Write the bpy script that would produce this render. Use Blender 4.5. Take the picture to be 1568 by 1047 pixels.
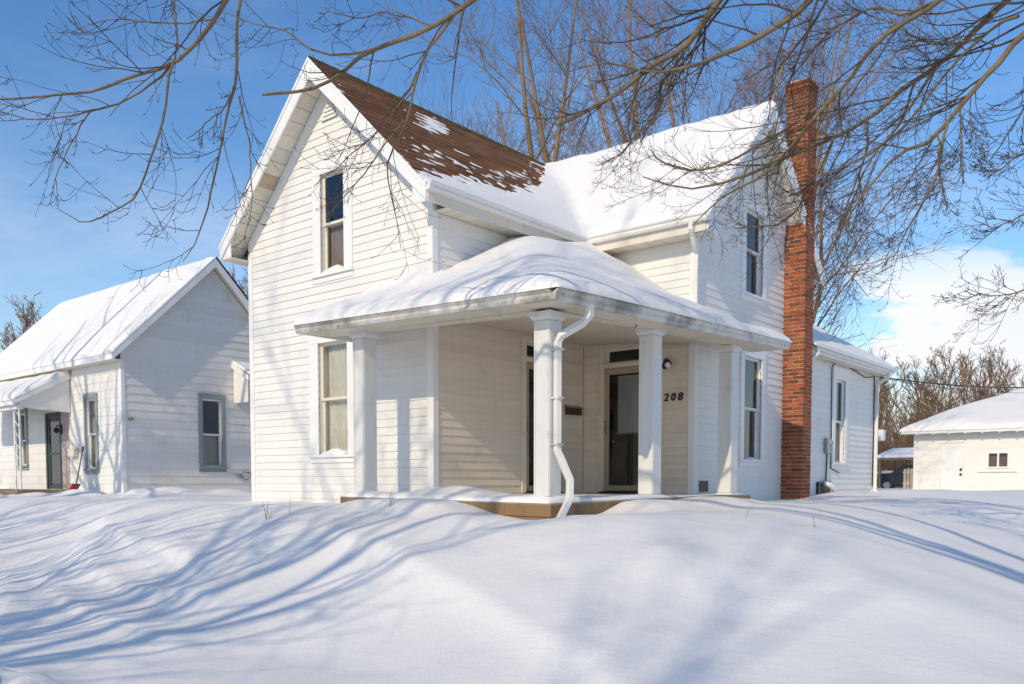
import bpy, bmesh, math, random
import numpy as np
from mathutils import Vector, Matrix

for o in list(bpy.data.objects):
    bpy.data.objects.remove(o, do_unlink=True)
SC = bpy.context.scene
COL = SC.collection
R = math.radians

# ------------------------------------------------------------------ camera
cam_d = bpy.data.cameras.new('camera')
cam_d.sensor_fit = 'HORIZONTAL'
cam_d.sensor_width = 36.0
cam_d.lens = 36.0 * 1329.77 / 1568.0
cam_d.shift_y = (807.5 - 523.5) / 1568.0
cam_d.clip_start = 0.05
cam_d.clip_end = 3000.0
cam = bpy.data.objects.new('camera', cam_d)
cam.location = (8.935, -8.929, 0.0)
cam.rotation_euler = (R(90 - 2.9966), 0, R(39.873))
COL.objects.link(cam)
SC.camera = cam

# ------------------------------------------------------------------ light
SUN_EL = R(30.4)
SUN_AZ = math.atan2(0.177, -0.984)          # direction towards the sun (x = sin, y = cos)
to_sun = Vector((math.sin(SUN_AZ) * math.cos(SUN_EL), math.cos(SUN_AZ) * math.cos(SUN_EL), math.sin(SUN_EL)))
sun_d = bpy.data.lights.new('sun', 'SUN')
sun_d.energy = 2.4
sun_d.angle = R(0.53)
sun_d.color = (1.0, 0.845, 0.61)
sun = bpy.data.objects.new('sun', sun_d)
sun.rotation_euler = (-to_sun).to_track_quat('-Z', 'Y').to_euler()
sun.location = (0, -30, 40)
COL.objects.link(sun)

W = bpy.data.worlds.new('World')
SC.world = W
W.use_nodes = True
wn, wl = W.node_tree.nodes, W.node_tree.links
wn.clear()
def wnode(t, **k):
    n = wn.new(t)
    for a, v in k.items():
        setattr(n, a, v)
    return n
sky = wnode('ShaderNodeTexSky', sky_type='NISHITA', sun_disc=False)
sky.sun_elevation = SUN_EL
sky.sun_rotation = SUN_AZ
sky.air_density = 1.2
sky.dust_density = 0.2
sky.ozone_density = 3.2
sky.altitude = 200
hsv = wnode('ShaderNodeHueSaturation')
hsv.inputs['Hue'].default_value = 0.506
hsv.inputs['Saturation'].default_value = 1.22
wl.new(sky.outputs[0], hsv.inputs['Color'])
tc = wnode('ShaderNodeTexCoord')
def wmath(op, a, b=None, c=None):
    n = wnode('ShaderNodeMath', operation=op)
    for i, v in enumerate((a, b, c)):
        if v is None: continue
        if isinstance(v, (int, float)): n.inputs[i].default_value = v
        else: wl.new(v, n.inputs[i])
    return n.outputs[0]
def wnoise(scale_vec, scale, detail, rough, loc=(0, 0, 0), rz=0.0):
    m = wnode('ShaderNodeMapping')
    m.inputs['Rotation'].default_value = (0, 0, rz)
    m.inputs['Scale'].default_value = scale_vec
    m.inputs['Location'].default_value = loc
    wl.new(tc.outputs['Generated'], m.inputs['Vector'])
    n = wnode('ShaderNodeTexNoise')
    n.inputs['Scale'].default_value = scale
    n.inputs['Detail'].default_value = detail
    n.inputs['Roughness'].default_value = rough
    wl.new(m.outputs[0], n.inputs['Vector'])
    return n.outputs['Fac']
def wramp(fac, a, b):
    n = wnode('ShaderNodeMapRange', interpolation_type='SMOOTHSTEP')
    n.inputs['From Min'].default_value = a
    n.inputs['From Max'].default_value = b
    wl.new(fac, n.inputs['Value'])
    return n.outputs[0]
CLOUD_A = (9.2, 6.4, 1.1)
CLOUD_B = (8.5, 0.0, 0.0)
CLOUD_R = 0.24
sep = wnode('ShaderNodeSeparateXYZ')
wl.new(tc.outputs['Generated'], sep.inputs[0])
elev = sep.outputs['Z']
# cumulus band low over the horizon, thin veils higher up
big = wnoise((1, 1, 2.2), 3.1, 9, 0.56, CLOUD_A, CLOUD_R)
low = wramp(elev, 0.36, 0.05)
cum = wramp(wmath('ADD', big, wmath('MULTIPLY', low, 0.13)), 0.628, 0.690)
cum = wmath('MULTIPLY', cum, wramp(elev, 0.285, 0.17))
veil = wnoise((1, 1, 3.5), 1.5, 7, 0.62, CLOUD_B)
veil = wmath('MULTIPLY', wramp(veil, 0.44, 0.82), 0.36)
hazeb = wmath('MULTIPLY', wramp(elev, 0.22, -0.02), 0.45)
cloud = wmath('MINIMUM', wmath('ADD', wmath('MAXIMUM', cum, veil), hazeb), 1.0)
shade = wnoise((1, 1, 1.6), 5.0, 5, 0.5, (1.0, 0.3, 0.2))
cc = wnode('ShaderNodeMix', data_type='RGBA')
wl.new(shade, cc.inputs['Factor'])
cc.inputs['A'].default_value = (5.4, 5.6, 6.0, 1)
cc.inputs['B'].default_value = (7.0, 7.0, 7.0, 1)
mx = wnode('ShaderNodeMix', data_type='RGBA')
wl.new(cloud, mx.inputs['Factor'])
wl.new(hsv.outputs[0], mx.inputs['A'])
wl.new(cc.outputs['Result'], mx.inputs['B'])
bg = wnode('ShaderNodeBackground')
bg.inputs['Strength'].default_value = 0.13
wl.new(mx.outputs['Result'], bg.inputs['Color'])
wo = wnode('ShaderNodeOutputWorld')
wl.new(bg.outputs[0], wo.inputs['Surface'])

SC.view_settings.view_transform = 'Standard'
SC.view_settings.look = 'None'
SC.view_settings.exposure = 0.29
SC.view_settings.gamma = 1.0
SC.view_settings.use_curve_mapping = False
SC.render.engine = 'CYCLES'
SC.cycles.max_bounces = 8
SC.cycles.diffuse_bounces = 5
SC.cycles.transparent_max_bounces = 12

# ------------------------------------------------------------------ materials
MATS = {}
class NT:
    def __init__(s, name):
        s.m = bpy.data.materials.new(name)
        s.m.use_nodes = True
        s.n, s.l = s.m.node_tree.nodes, s.m.node_tree.links
        s.b = s.n['Principled BSDF']
        s.tc = s.n.new('ShaderNodeTexCoord')
        MATS[name] = s.m
    def noise(s, scale, detail=4, rough=0.55, vec=(1, 1, 1), coord='Object'):
        mp = s.n.new('ShaderNodeMapping')
        mp.inputs['Scale'].default_value = vec
        s.l.new(s.tc.outputs[coord], mp.inputs['Vector'])
        t = s.n.new('ShaderNodeTexNoise')
        t.inputs['Scale'].default_value = scale
        t.inputs['Detail'].default_value = detail
        t.inputs['Roughness'].default_value = rough
        s.l.new(mp.outputs[0], t.inputs['Vector'])
        return t.outputs['Fac']
    def ramp(s, fac, stops):
        r = s.n.new('ShaderNodeValToRGB')
        e = r.color_ramp.elements
        while len(e) < len(stops): e.new(0.5)
        for el, (p, c) in zip(e, stops):
            el.position = p
            el.color = (*c, 1) if len(c) == 3 else c
        s.l.new(fac, r.inputs[0])
        return r.outputs[0]
    def step(s, fac, a, b):
        n = s.n.new('ShaderNodeMapRange')
        n.interpolation_type = 'SMOOTHSTEP'
        n.inputs['From Min'].default_value = a
        n.inputs['From Max'].default_value = b
        s.l.new(fac, n.inputs['Value'])
        return n.outputs[0]
    def mix(s, fac, a, b, mode='MIX'):
        n = s.n.new('ShaderNodeMix')
        n.data_type = 'RGBA'
        n.blend_type = mode
        for key, v in (('Factor', fac), ('A', a), ('B', b)):
            if isinstance(v, (int, float)): n.inputs[key].default_value = v
            elif isinstance(v, tuple): n.inputs[key].default_value = (*v, 1)
            else: s.l.new(v, n.inputs[key])
        return n.outputs['Result']
    def math(s, op, a, b):
        n = s.n.new('ShaderNodeMath')
        n.operation = op
        for i, v in enumerate((a, b)):
            if isinstance(v, (int, float)): n.inputs[i].default_value = v
            else: s.l.new(v, n.inputs[i])
        return n.outputs[0]
    def objrand(s):
        return s.n.new('ShaderNodeObjectInfo').outputs['Random']
    def col(s, c):
        if isinstance(c, tuple): s.b.inputs['Base Color'].default_value = (*c, 1)
        else: s.l.new(c, s.b.inputs['Base Color'])
    def rough(s, v, spec=0.4, metal=0.0):
        s.b.inputs['Roughness'].default_value = v
        s.b.inputs['Specular IOR Level'].default_value = spec
        s.b.inputs['Metallic'].default_value = metal
    def bump(s, h, strength=0.3, dist=0.01):
        n = s.n.new('ShaderNodeBump')
        n.inputs['Strength'].default_value = strength
        n.inputs['Distance'].default_value = dist
        s.l.new(h, n.inputs['Height'])
        s.l.new(n.outputs[0], s.b.inputs['Normal'])

def paint(name, base, dirt=(0.45, 0.4, 0.32), amount=0.35, rough=0.55, streak=False, rand=0.06, edge=(0.5, 0.8)):
    t = NT(name)
    n1 = t.noise(1.7, 6, 0.65)
    n2 = t.noise(9.0, 5, 0.6, (1, 1, 0.25) if streak else (1, 1, 1))
    d = t.math('MULTIPLY', t.step(n1, edge[0], edge[1]), amount)
    d2 = t.math('MULTIPLY', t.step(n2, 0.55, 0.8), amount * 0.7)
    c = t.mix(t.math('MINIMUM', t.math('ADD', d, d2), 1.0), base, dirt)
    rv = t.math('ADD', t.math('MULTIPLY', t.objrand(), rand), 1.0 - rand)
    g = t.n.new('ShaderNodeCombineColor')
    for i in range(3): t.l.new(rv, g.inputs[i])
    c = t.mix(1.0, c, g.outputs[0], 'MULTIPLY')
    t.col(c)
    t.rough(rough)
    t.bump(t.noise(60, 3), 0.08, 0.003)
    return t
paint('siding', (0.81, 0.79, 0.745), (0.55, 0.5, 0.42), 0.32, 0.5, rand=0.05)
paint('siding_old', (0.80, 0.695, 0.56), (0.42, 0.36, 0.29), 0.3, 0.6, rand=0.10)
paint('siding_nb', (0.79, 0.765, 0.72), (0.44, 0.40, 0.34), 0.45, 0.6, rand=0.08)
paint('trim', (0.83, 0.82, 0.79), (0.55, 0.5, 0.42), 0.22, 0.45, rand=0.03)
paint('soffit', (0.75, 0.70, 0.60), (0.42, 0.31, 0.19), 0.5, 0.6, rand=0.1)
paint('soffit_stain', (0.55, 0.44, 0.30), (0.25, 0.17, 0.10), 0.7, 0.7)
paint('gutter_grime', (0.70, 0.67, 0.60), (0.20, 0.18, 0.14), 0.85, 0.5, streak=True, edge=(0.42, 0.68))
paint('gutter', (0.80, 0.78, 0.73), (0.42, 0.37, 0.29), 0.4, 0.4)
paint('column_paint', (0.72, 0.71, 0.685), (0.22, 0.20, 0.18), 0.5, 0.5, streak=True, edge=(0.6, 0.8))
paint('ceiling_paint', (0.64, 0.55, 0.43), (0.42, 0.34, 0.24), 0.4, 0.6)
paint('beam', (0.70, 0.63, 0.50), (0.36, 0.27, 0.17), 0.6, 0.6)
paint('brown_board', (0.26, 0.155, 0.075), (0.10, 0.07, 0.045), 0.8, 0.75, streak=True)
paint('concrete', (0.36, 0.32, 0.27), (0.16, 0.14, 0.11), 0.7, 0.85)
paint('tan_metal', (0.42, 0.34, 0.23), (0.22, 0.17, 0.11), 0.4, 0.45)
paint('sash', (0.80, 0.78, 0.72), (0.5, 0.44, 0.34), 0.3, 0.45)
paint('cream_sash', (0.74, 0.69, 0.56), (0.45, 0.38, 0.26), 0.35, 0.5)
paint('blue_trim', (0.27, 0.305, 0.315), (0.13, 0.16, 0.17), 0.4, 0.55)
paint('green_trim', (0.06, 0.085, 0.078), (0.08, 0.1, 0.09), 0.4, 0.55)
paint('pink_panel', (0.50, 0.41, 0.38), (0.35, 0.27, 0.24), 0.3, 0.6)
paint('garage_paint', (0.82, 0.80, 0.74), (0.6, 0.55, 0.45), 0.2, 0.5)
paint('grey_metal', (0.33, 0.34, 0.35), (0.18, 0.18, 0.18), 0.4, 0.45)
paint('black_metal', (0.018, 0.016, 0.015), (0.05, 0.04, 0.03), 0.3, 0.4)
paint('brass', (0.35, 0.24, 0.09), (0.1, 0.07, 0.04), 0.5, 0.35)
paint('dark_brown', (0.055, 0.035, 0.022), (0.03, 0.02, 0.014), 0.5, 0.45)
paint('red_plastic', (0.42, 0.02, 0.015), (0.25, 0.02, 0.02), 0.3, 0.4)
paint('white_plastic', (0.78, 0.77, 0.74), (0.5, 0.46, 0.4), 0.3, 0.35)
paint('cable', (0.03, 0.028, 0.026), (0.06, 0.05, 0.05), 0.3, 0.5)
paint('wood_grey', (0.26, 0.19, 0.125), (0.12, 0.09, 0.06), 0.6, 0.8, streak=True)
paint('fence_wood', (0.50, 0.42, 0.31), (0.28, 0.22, 0.15), 0.5, 0.8, streak=True)
paint('interior', (0.30, 0.25, 0.19), (0.2, 0.16, 0.12), 0.3, 0.8)
paint('curtain_pale', (0.76, 0.76, 0.73), (0.45, 0.45, 0.38), 0.3, 0.9)
paint('curtain_brown', (0.34, 0.27, 0.22), (0.16, 0.12, 0.09), 0.4, 0.9)
paint('curtain_dark', (0.06, 0.055, 0.05), (0.03, 0.03, 0.03), 0.4, 0.9)
paint('shade_grey', (0.62, 0.63, 0.62), (0.3, 0.31, 0.31), 0.3, 0.85)
paint('straw', (0.30, 0.22, 0.11), (0.16, 0.11, 0.06), 0.5, 0.9)
paint('car_paint', (0.035, 0.035, 0.04), (0.08, 0.07, 0.07), 0.3, 0.25)

t = NT('snow')
n1 = t.noise(0.6, 5, 0.55)
t.col(t.ramp(n1, [(0.3, (0.86, 0.84, 0.81)), (0.7, (0.89, 0.872, 0.845))]))
t.rough(0.75, 0.25)
b1 = t.noise(3.0, 6, 0.6); b2 = t.noise(55.0, 3, 0.6)
b3 = t.noise(140.0, 2, 0.6)
t.bump(t.math('ADD', t.math('ADD', b1, t.math('MULTIPLY', b2, 0.26)), t.math('MULTIPLY', b3, 0.14)), 0.45, 0.035)

t = NT('shingle')
n1 = t.noise(4.0, 5, 0.6, (1, 0.3, 1)); n2 = t.noise(40.0, 3, 0.7)
c = t.ramp(n1, [(0.25, (0.085, 0.038, 0.019)), (0.5, (0.19, 0.088, 0.043)), (0.8, (0.29, 0.155, 0.085))])
c = t.mix(t.math('MULTIPLY', t.step(n2, 0.5, 0.7), 0.5), c, (0.03, 0.018, 0.012))
t.col(c); t.rough(0.9, 0.2); t.bump(n2, 0.5, 0.01)
t = NT('ridge_cap')
n1 = t.noise(9.0, 5, 0.6)
t.col(t.ramp(n1, [(0.3, (0.05, 0.03, 0.018)), (0.55, (0.10, 0.085, 0.03)), (0.75, (0.16, 0.11, 0.06))]))
t.rough(0.95, 0.1); t.bump(n1, 0.6, 0.02)
t = NT('roof_deck'); t.col((0.06, 0.045, 0.035)); t.rough(0.9)
t = NT('brick')
rn = t.objrand(); n2 = t.noise(14.0, 5, 0.6); n3 = t.noise(1.3, 4, 0.6)
g = t.n.new('ShaderNodeNewGeometry')
rn = t.math('FRACT', t.math('ADD', rn, t.math('MULTIPLY', g.outputs['Random Per Island'], 0.73)), 0)
c = t.ramp(rn, [(0.0, (0.19, 0.05, 0.022)), (0.35, (0.34, 0.09, 0.035)), (0.7, (0.44, 0.135, 0.055)), (1.0, (0.14, 0.055, 0.035))])
c = t.mix(t.math('MULTIPLY', t.step(n2, 0.45, 0.75), 0.6), c, (0.09, 0.045, 0.03))
c = t.mix(t.math('MULTIPLY', t.step(n3, 0.54, 0.70), 0.55), c, (0.07, 0.035, 0.022))
sp_ = t.n.new('ShaderNodeSeparateXYZ'); t.l.new(t.tc.outputs['Object'], sp_.inputs[0])
soot = t.math('MULTIPLY', t.step(t.math('ADD', sp_.outputs['Z'], t.math('MULTIPLY', n2, 1.2)), 6.9, 8.2), 0.55)
c = t.mix(soot, c, (0.045, 0.03, 0.022))
t.col(c); t.rough(0.85, 0.2); t.bump(n2, 0.5, 0.008)
t = NT('mortar')
n2 = t.noise(7.0, 5, 0.6)
t.col(t.ramp(n2, [(0.3, (0.20, 0.13, 0.09)), (0.65, (0.55, 0.44, 0.34))])); t.rough(0.95, 0.1)

t = NT('bark')
n1 = t.noise(3.0, 5, 0.6); n2 = t.noise(26.0, 4, 0.65, (1, 1, 0.3))
c = t.ramp(n1, [(0.28, (0.11, 0.085, 0.055)), (0.55, (0.21, 0.16, 0.095)), (0.8, (0.29, 0.225, 0.135))])
c = t.mix(t.math('MULTIPLY', t.step(n2, 0.5, 0.75), 0.45), c, (0.06, 0.055, 0.04))
t.col(c); t.rough(0.9, 0.15); t.bump(n2, 0.5, 0.01)
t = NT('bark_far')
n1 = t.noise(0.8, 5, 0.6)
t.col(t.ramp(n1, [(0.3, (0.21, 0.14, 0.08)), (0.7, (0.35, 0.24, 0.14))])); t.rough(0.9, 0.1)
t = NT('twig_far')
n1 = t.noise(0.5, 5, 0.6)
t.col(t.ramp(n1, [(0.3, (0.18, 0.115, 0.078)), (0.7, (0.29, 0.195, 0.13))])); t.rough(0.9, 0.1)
t = NT('twig')
n1 = t.noise(2.0, 4, 0.6)
t.col(t.ramp(n1, [(0.3, (0.055, 0.043, 0.034)), (0.7, (0.12, 0.09, 0.06))])); t.rough(0.8, 0.2)

t = NT('glass')
for nd in list(t.n):
    if nd.type == 'BSDF_PRINCIPLED': t.n.remove(nd)
tr = t.n.new('ShaderNodeBsdfTransparent'); tr.inputs[0].default_value = (0.84, 0.845, 0.84, 1)
gl = t.n.new('ShaderNodeBsdfGlossy'); gl.inputs['Roughness'].default_value = 0.015
gl.inputs[0].default_value = (0.95, 0.97, 1.0, 1)
fr = t.n.new('ShaderNodeFresnel'); fr.inputs[0].default_value = 1.75
ms = t.n.new('ShaderNodeMixShader')
t.l.new(fr.outputs[0], ms.inputs[0]); t.l.new(tr.outputs[0], ms.inputs[1]); t.l.new(gl.outputs[0], ms.inputs[2])
nz = t.noise(2.5, 2, 0.5)
bp_ = t.n.new('ShaderNodeBump'); bp_.inputs['Strength'].default_value = 0.05; bp_.inputs['Distance'].default_value = 0.02
t.l.new(nz, bp_.inputs['Height']); t.l.new(bp_.outputs[0], gl.inputs['Normal'])
t.l.new(ms.outputs[0], t.n['Material Output'].inputs[0])

# ------------------------------------------------------------------ mesh helpers
ROOT_LOC = {}
def link(o, parent=None):
    COL.objects.link(o)
    if parent is not None:
        o.parent = parent
        if parent.type == 'EMPTY':
            o.matrix_parent_inverse = Matrix.Translation(-Vector(ROOT_LOC[parent.name]))
    return o
def tag(o, label=None, cat=None, group=None, kind=None):
    if label: o['label'] = label
    if cat: o['category'] = cat
    if group: o['group'] = group
    if kind: o['kind'] = kind
    return o
def thing(name, loc, label, cat, group=None):
    o = bpy.data.objects.new(name, None)
    o.location = loc
    o.empty_display_size = 0.3
    COL.objects.link(o)
    ROOT_LOC[o.name] = loc
    return tag(o, label, cat, group)

class MB:
    def __init__(s): s.v, s.f = [], []
    def face_verts(s, pts, faces):
        k = len(s.v)
        s.v += [tuple(p) for p in pts]
        s.f += [tuple(i + k for i in f) for f in faces]
        return s
    HEX = [(0, 3, 2, 1), (4, 5, 6, 7), (0, 1, 5, 4), (1, 2, 6, 5), (2, 3, 7, 6), (3, 0, 4, 7)]
    def hexa(s, p8): return s.face_verts(p8, MB.HEX)
    def box(s, x0, x1, y0, y1, z0, z1):
        return s.hexa([(x0, y0, z0), (x1, y0, z0), (x1, y1, z0), (x0, y1, z0),
                       (x0, y0, z1), (x1, y0, z1), (x1, y1, z1), (x0, y1, z1)])
    def boxm(s, M, s0, s1, z0, z1, d0, d1):
        return s.hexa([M(s0, z0, d1), M(s1, z0, d1), M(s1, z0, d0), M(s0, z0, d0),
                       M(s0, z1, d1), M(s1, z1, d1), M(s1, z1, d0), M(s0, z1, d0)])
    def slab(s, quad, th):
        q = [Vector(p) for p in quad]
        n = (q[1] - q[0]).cross(q[3] - q[0]).normalized()
        if n.z < 0: n = -n
        return s.hexa([p - n * th for p in q] + q)
    def prism(s, poly, off):
        n = len(poly); off = Vector(off)
        a = [Vector(p) for p in poly]
        return s.face_verts(a + [p + off for p in a],
            [tuple(range(n))[::-1], tuple(range(n, 2 * n))] + [(i, (i + 1) % n, (i + 1) % n + n, i + n) for i in range(n)])
    def frustum(s, cx, cy, z0, h0, z1, h1):
        return s.hexa([(cx - h0, cy - h0, z0), (cx + h0, cy - h0, z0), (cx + h0, cy + h0, z0), (cx - h0, cy + h0, z0),
                       (cx - h1, cy - h1, z1), (cx + h1, cy - h1, z1), (cx + h1, cy + h1, z1), (cx - h1, cy + h1, z1)])
    def tube(s, pts, r, n=8, sq=None, caps=True):
        pts = [Vector(p) for p in pts]
        rs = r if isinstance(r, (list, tuple)) else [r] * len(pts)
        k = len(s.v); up = Vector((0, 0, 1))
        t0 = (pts[1] - pts[0]).normalized()
        side = t0.cross(up)
        if side.length < 1e-3: side = Vector((1, 0, 0))
        if sq: side = Vector(sq)
        for i, p in enumerate(pts):
            t = (pts[min(i + 1, len(pts) - 1)] - pts[max(i - 1, 0)]).normalized()
            sd = (side - t * side.dot(t)).normalized()
            bn = t.cross(sd)
            if not sq: side = sd
            for j in range(n):
                a = 2 * math.pi * (j + 0.5) / n
                s.v.append(tuple(p + (sd * math.cos(a) + bn * math.sin(a)) * rs[i]))
        for i in range(len(pts) - 1):
            for j in range(n):
                s.f.append((k + i * n + j, k + i * n + (j + 1) % n, k + (i + 1) * n + (j + 1) % n, k + (i + 1) * n + j))
        if caps:
            s.f.append(tuple(k + j for j in range(n))[::-1])
            e = k + (len(pts) - 1) * n
            s.f.append(tuple(e + j for j in range(n)))
        return s
    def sphere(s, c, rx, ry=None, rz=None, nu=12, nv=8):
        ry = ry or rx; rz = rz or rx
        k = len(s.v)
        for i in range(nv + 1):
            th = math.pi * i / nv
            for j in range(nu):
                a = 2 * math.pi * j / nu
                s.v.append((c[0] + rx * math.sin(th) * math.cos(a), c[1] + ry * math.sin(th) * math.sin(a), c[2] + rz * math.cos(th)))
        for i in range(nv):
            for j in range(nu):
                s.f.append((k + i * nu + j, k + (i + 1) * nu + j, k + (i + 1) * nu + (j + 1) % nu, k + i * nu + (j + 1) % nu))
        return s
    def build(s, name, mat, parent=None, smooth=False, bevel=0.0, fix=True):
        me = bpy.data.meshes.new(name)
        me.from_pydata(s.v, [], s.f)
        if fix:
            bm = bmesh.new(); bm.from_mesh(me)
            bmesh.ops.recalc_face_normals(bm, faces=bm.faces)
            bm.to_mesh(me); bm.free()
        me.materials.append(MATS[mat])
        if smooth:
            me.shade_smooth()
        o = bpy.data.objects.new(name, me)
        link(o, parent)
        if bevel:
            b = o.modifiers.new('bevel', 'BEVEL'); b.width = bevel; b.segments = 2; b.limit_method = 'ANGLE'
        return o

# smooth 2-D value noise for terrain and snow
_rs = np.random.RandomState(7)
_tab = _rs.rand(256, 256)
def vnoise(x, y, seed=0):
    x = np.asarray(x, float) + seed * 17.31; y = np.asarray(y, float) + seed * 9.77
    xi = np.floor(x).astype(int); yi = np.floor(y).astype(int)
    fx = x - xi; fy = y - yi
    fx = fx * fx * fx * (fx * (fx * 6 - 15) + 10); fy = fy * fy * fy * (fy * (fy * 6 - 15) + 10)
    g = lambda a, b: _tab[a % 256, b % 256]
    return (g(xi, yi) * (1 - fx) + g(xi + 1, yi) * fx) * (1 - fy) + (g(xi, yi + 1) * (1 - fx) + g(xi + 1, yi + 1) * fx) * fy - 0.5
def sstep(t):
    t = np.clip(t, 0, 1)
    return t * t * (3 - 2 * t)

def fast_mesh(name, V, F4, mat, smooth=True, parent=None):
    me = bpy.data.meshes.new(name)
    V = np.asarray(V, np.float32); F4 = np.asarray(F4, np.int32)
    me.vertices.add(len(V)); me.vertices.foreach_set('co', V.ravel())
    me.loops.add(F4.size); me.loops.foreach_set('vertex_index', F4.ravel())
    me.polygons.add(len(F4))
    me.polygons.foreach_set('loop_start', np.arange(0, F4.size, F4.shape[1], dtype=np.int32))
    me.update(calc_edges=True)
    me.materials.append(MATS[mat])
    if smooth: me.shade_smooth()
    o = bpy.data.objects.new(name, me)
    link(o, parent)
    return o

def snow_field(name, xs, ys, ztop, zbot, mask, parent=None):
    """closed snow body over the cells of a plan grid where mask is true"""
    X, Y = np.meshgrid(xs, ys, indexing='ij')
    ZT, ZB = ztop(X, Y), zbot(X, Y)
    ZT = np.maximum(ZT, ZB + 0.004)
    xc = (xs[:-1] + xs[1:]) / 2; yc = (ys[:-1] + ys[1:]) / 2
    XC, YC = np.meshgrid(xc, yc, indexing='ij')
    MK = mask(XC, YC)
    nx, ny = X.shape
    idx = np.arange(nx * ny).reshape(nx, ny)
    V = np.concatenate([np.stack([X, Y, ZT], -1).reshape(-1, 3), np.stack([X, Y, ZB], -1).reshape(-1, 3)])
    F = []
    I, J = np.nonzero(MK)
    top = np.stack([idx[I, J], idx[I + 1, J], idx[I + 1, J + 1], idx[I, J + 1]], 1)
    F.append(top)
    N = nx * ny
    P = np.pad(MK, 1)
    for di, dj, a, b in ((-1, 0, (0, 1), (0, 0)), (1, 0, (1, 0), (1, 1)), (0, -1, (0, 0), (1, 0)), (0, 1, (1, 1), (0, 1))):
        e = MK & ~P[1 + di:1 + di + MK.shape[0], 1 + dj:1 + dj + MK.shape[1]]
        I, J = np.nonzero(e)
        A = idx[I + a[0], J + a[1]]; B = idx[I + b[0], J + b[1]]
        F.append(np.stack([B, A, A + N, B + N], 1))
    F = np.concatenate(F)
    used = np.unique(F); remap = np.full(2 * N, -1); remap[used] = np.arange(len(used))
    return fast_mesh(name, V[used], remap[F], 'snow', True, parent)
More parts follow.
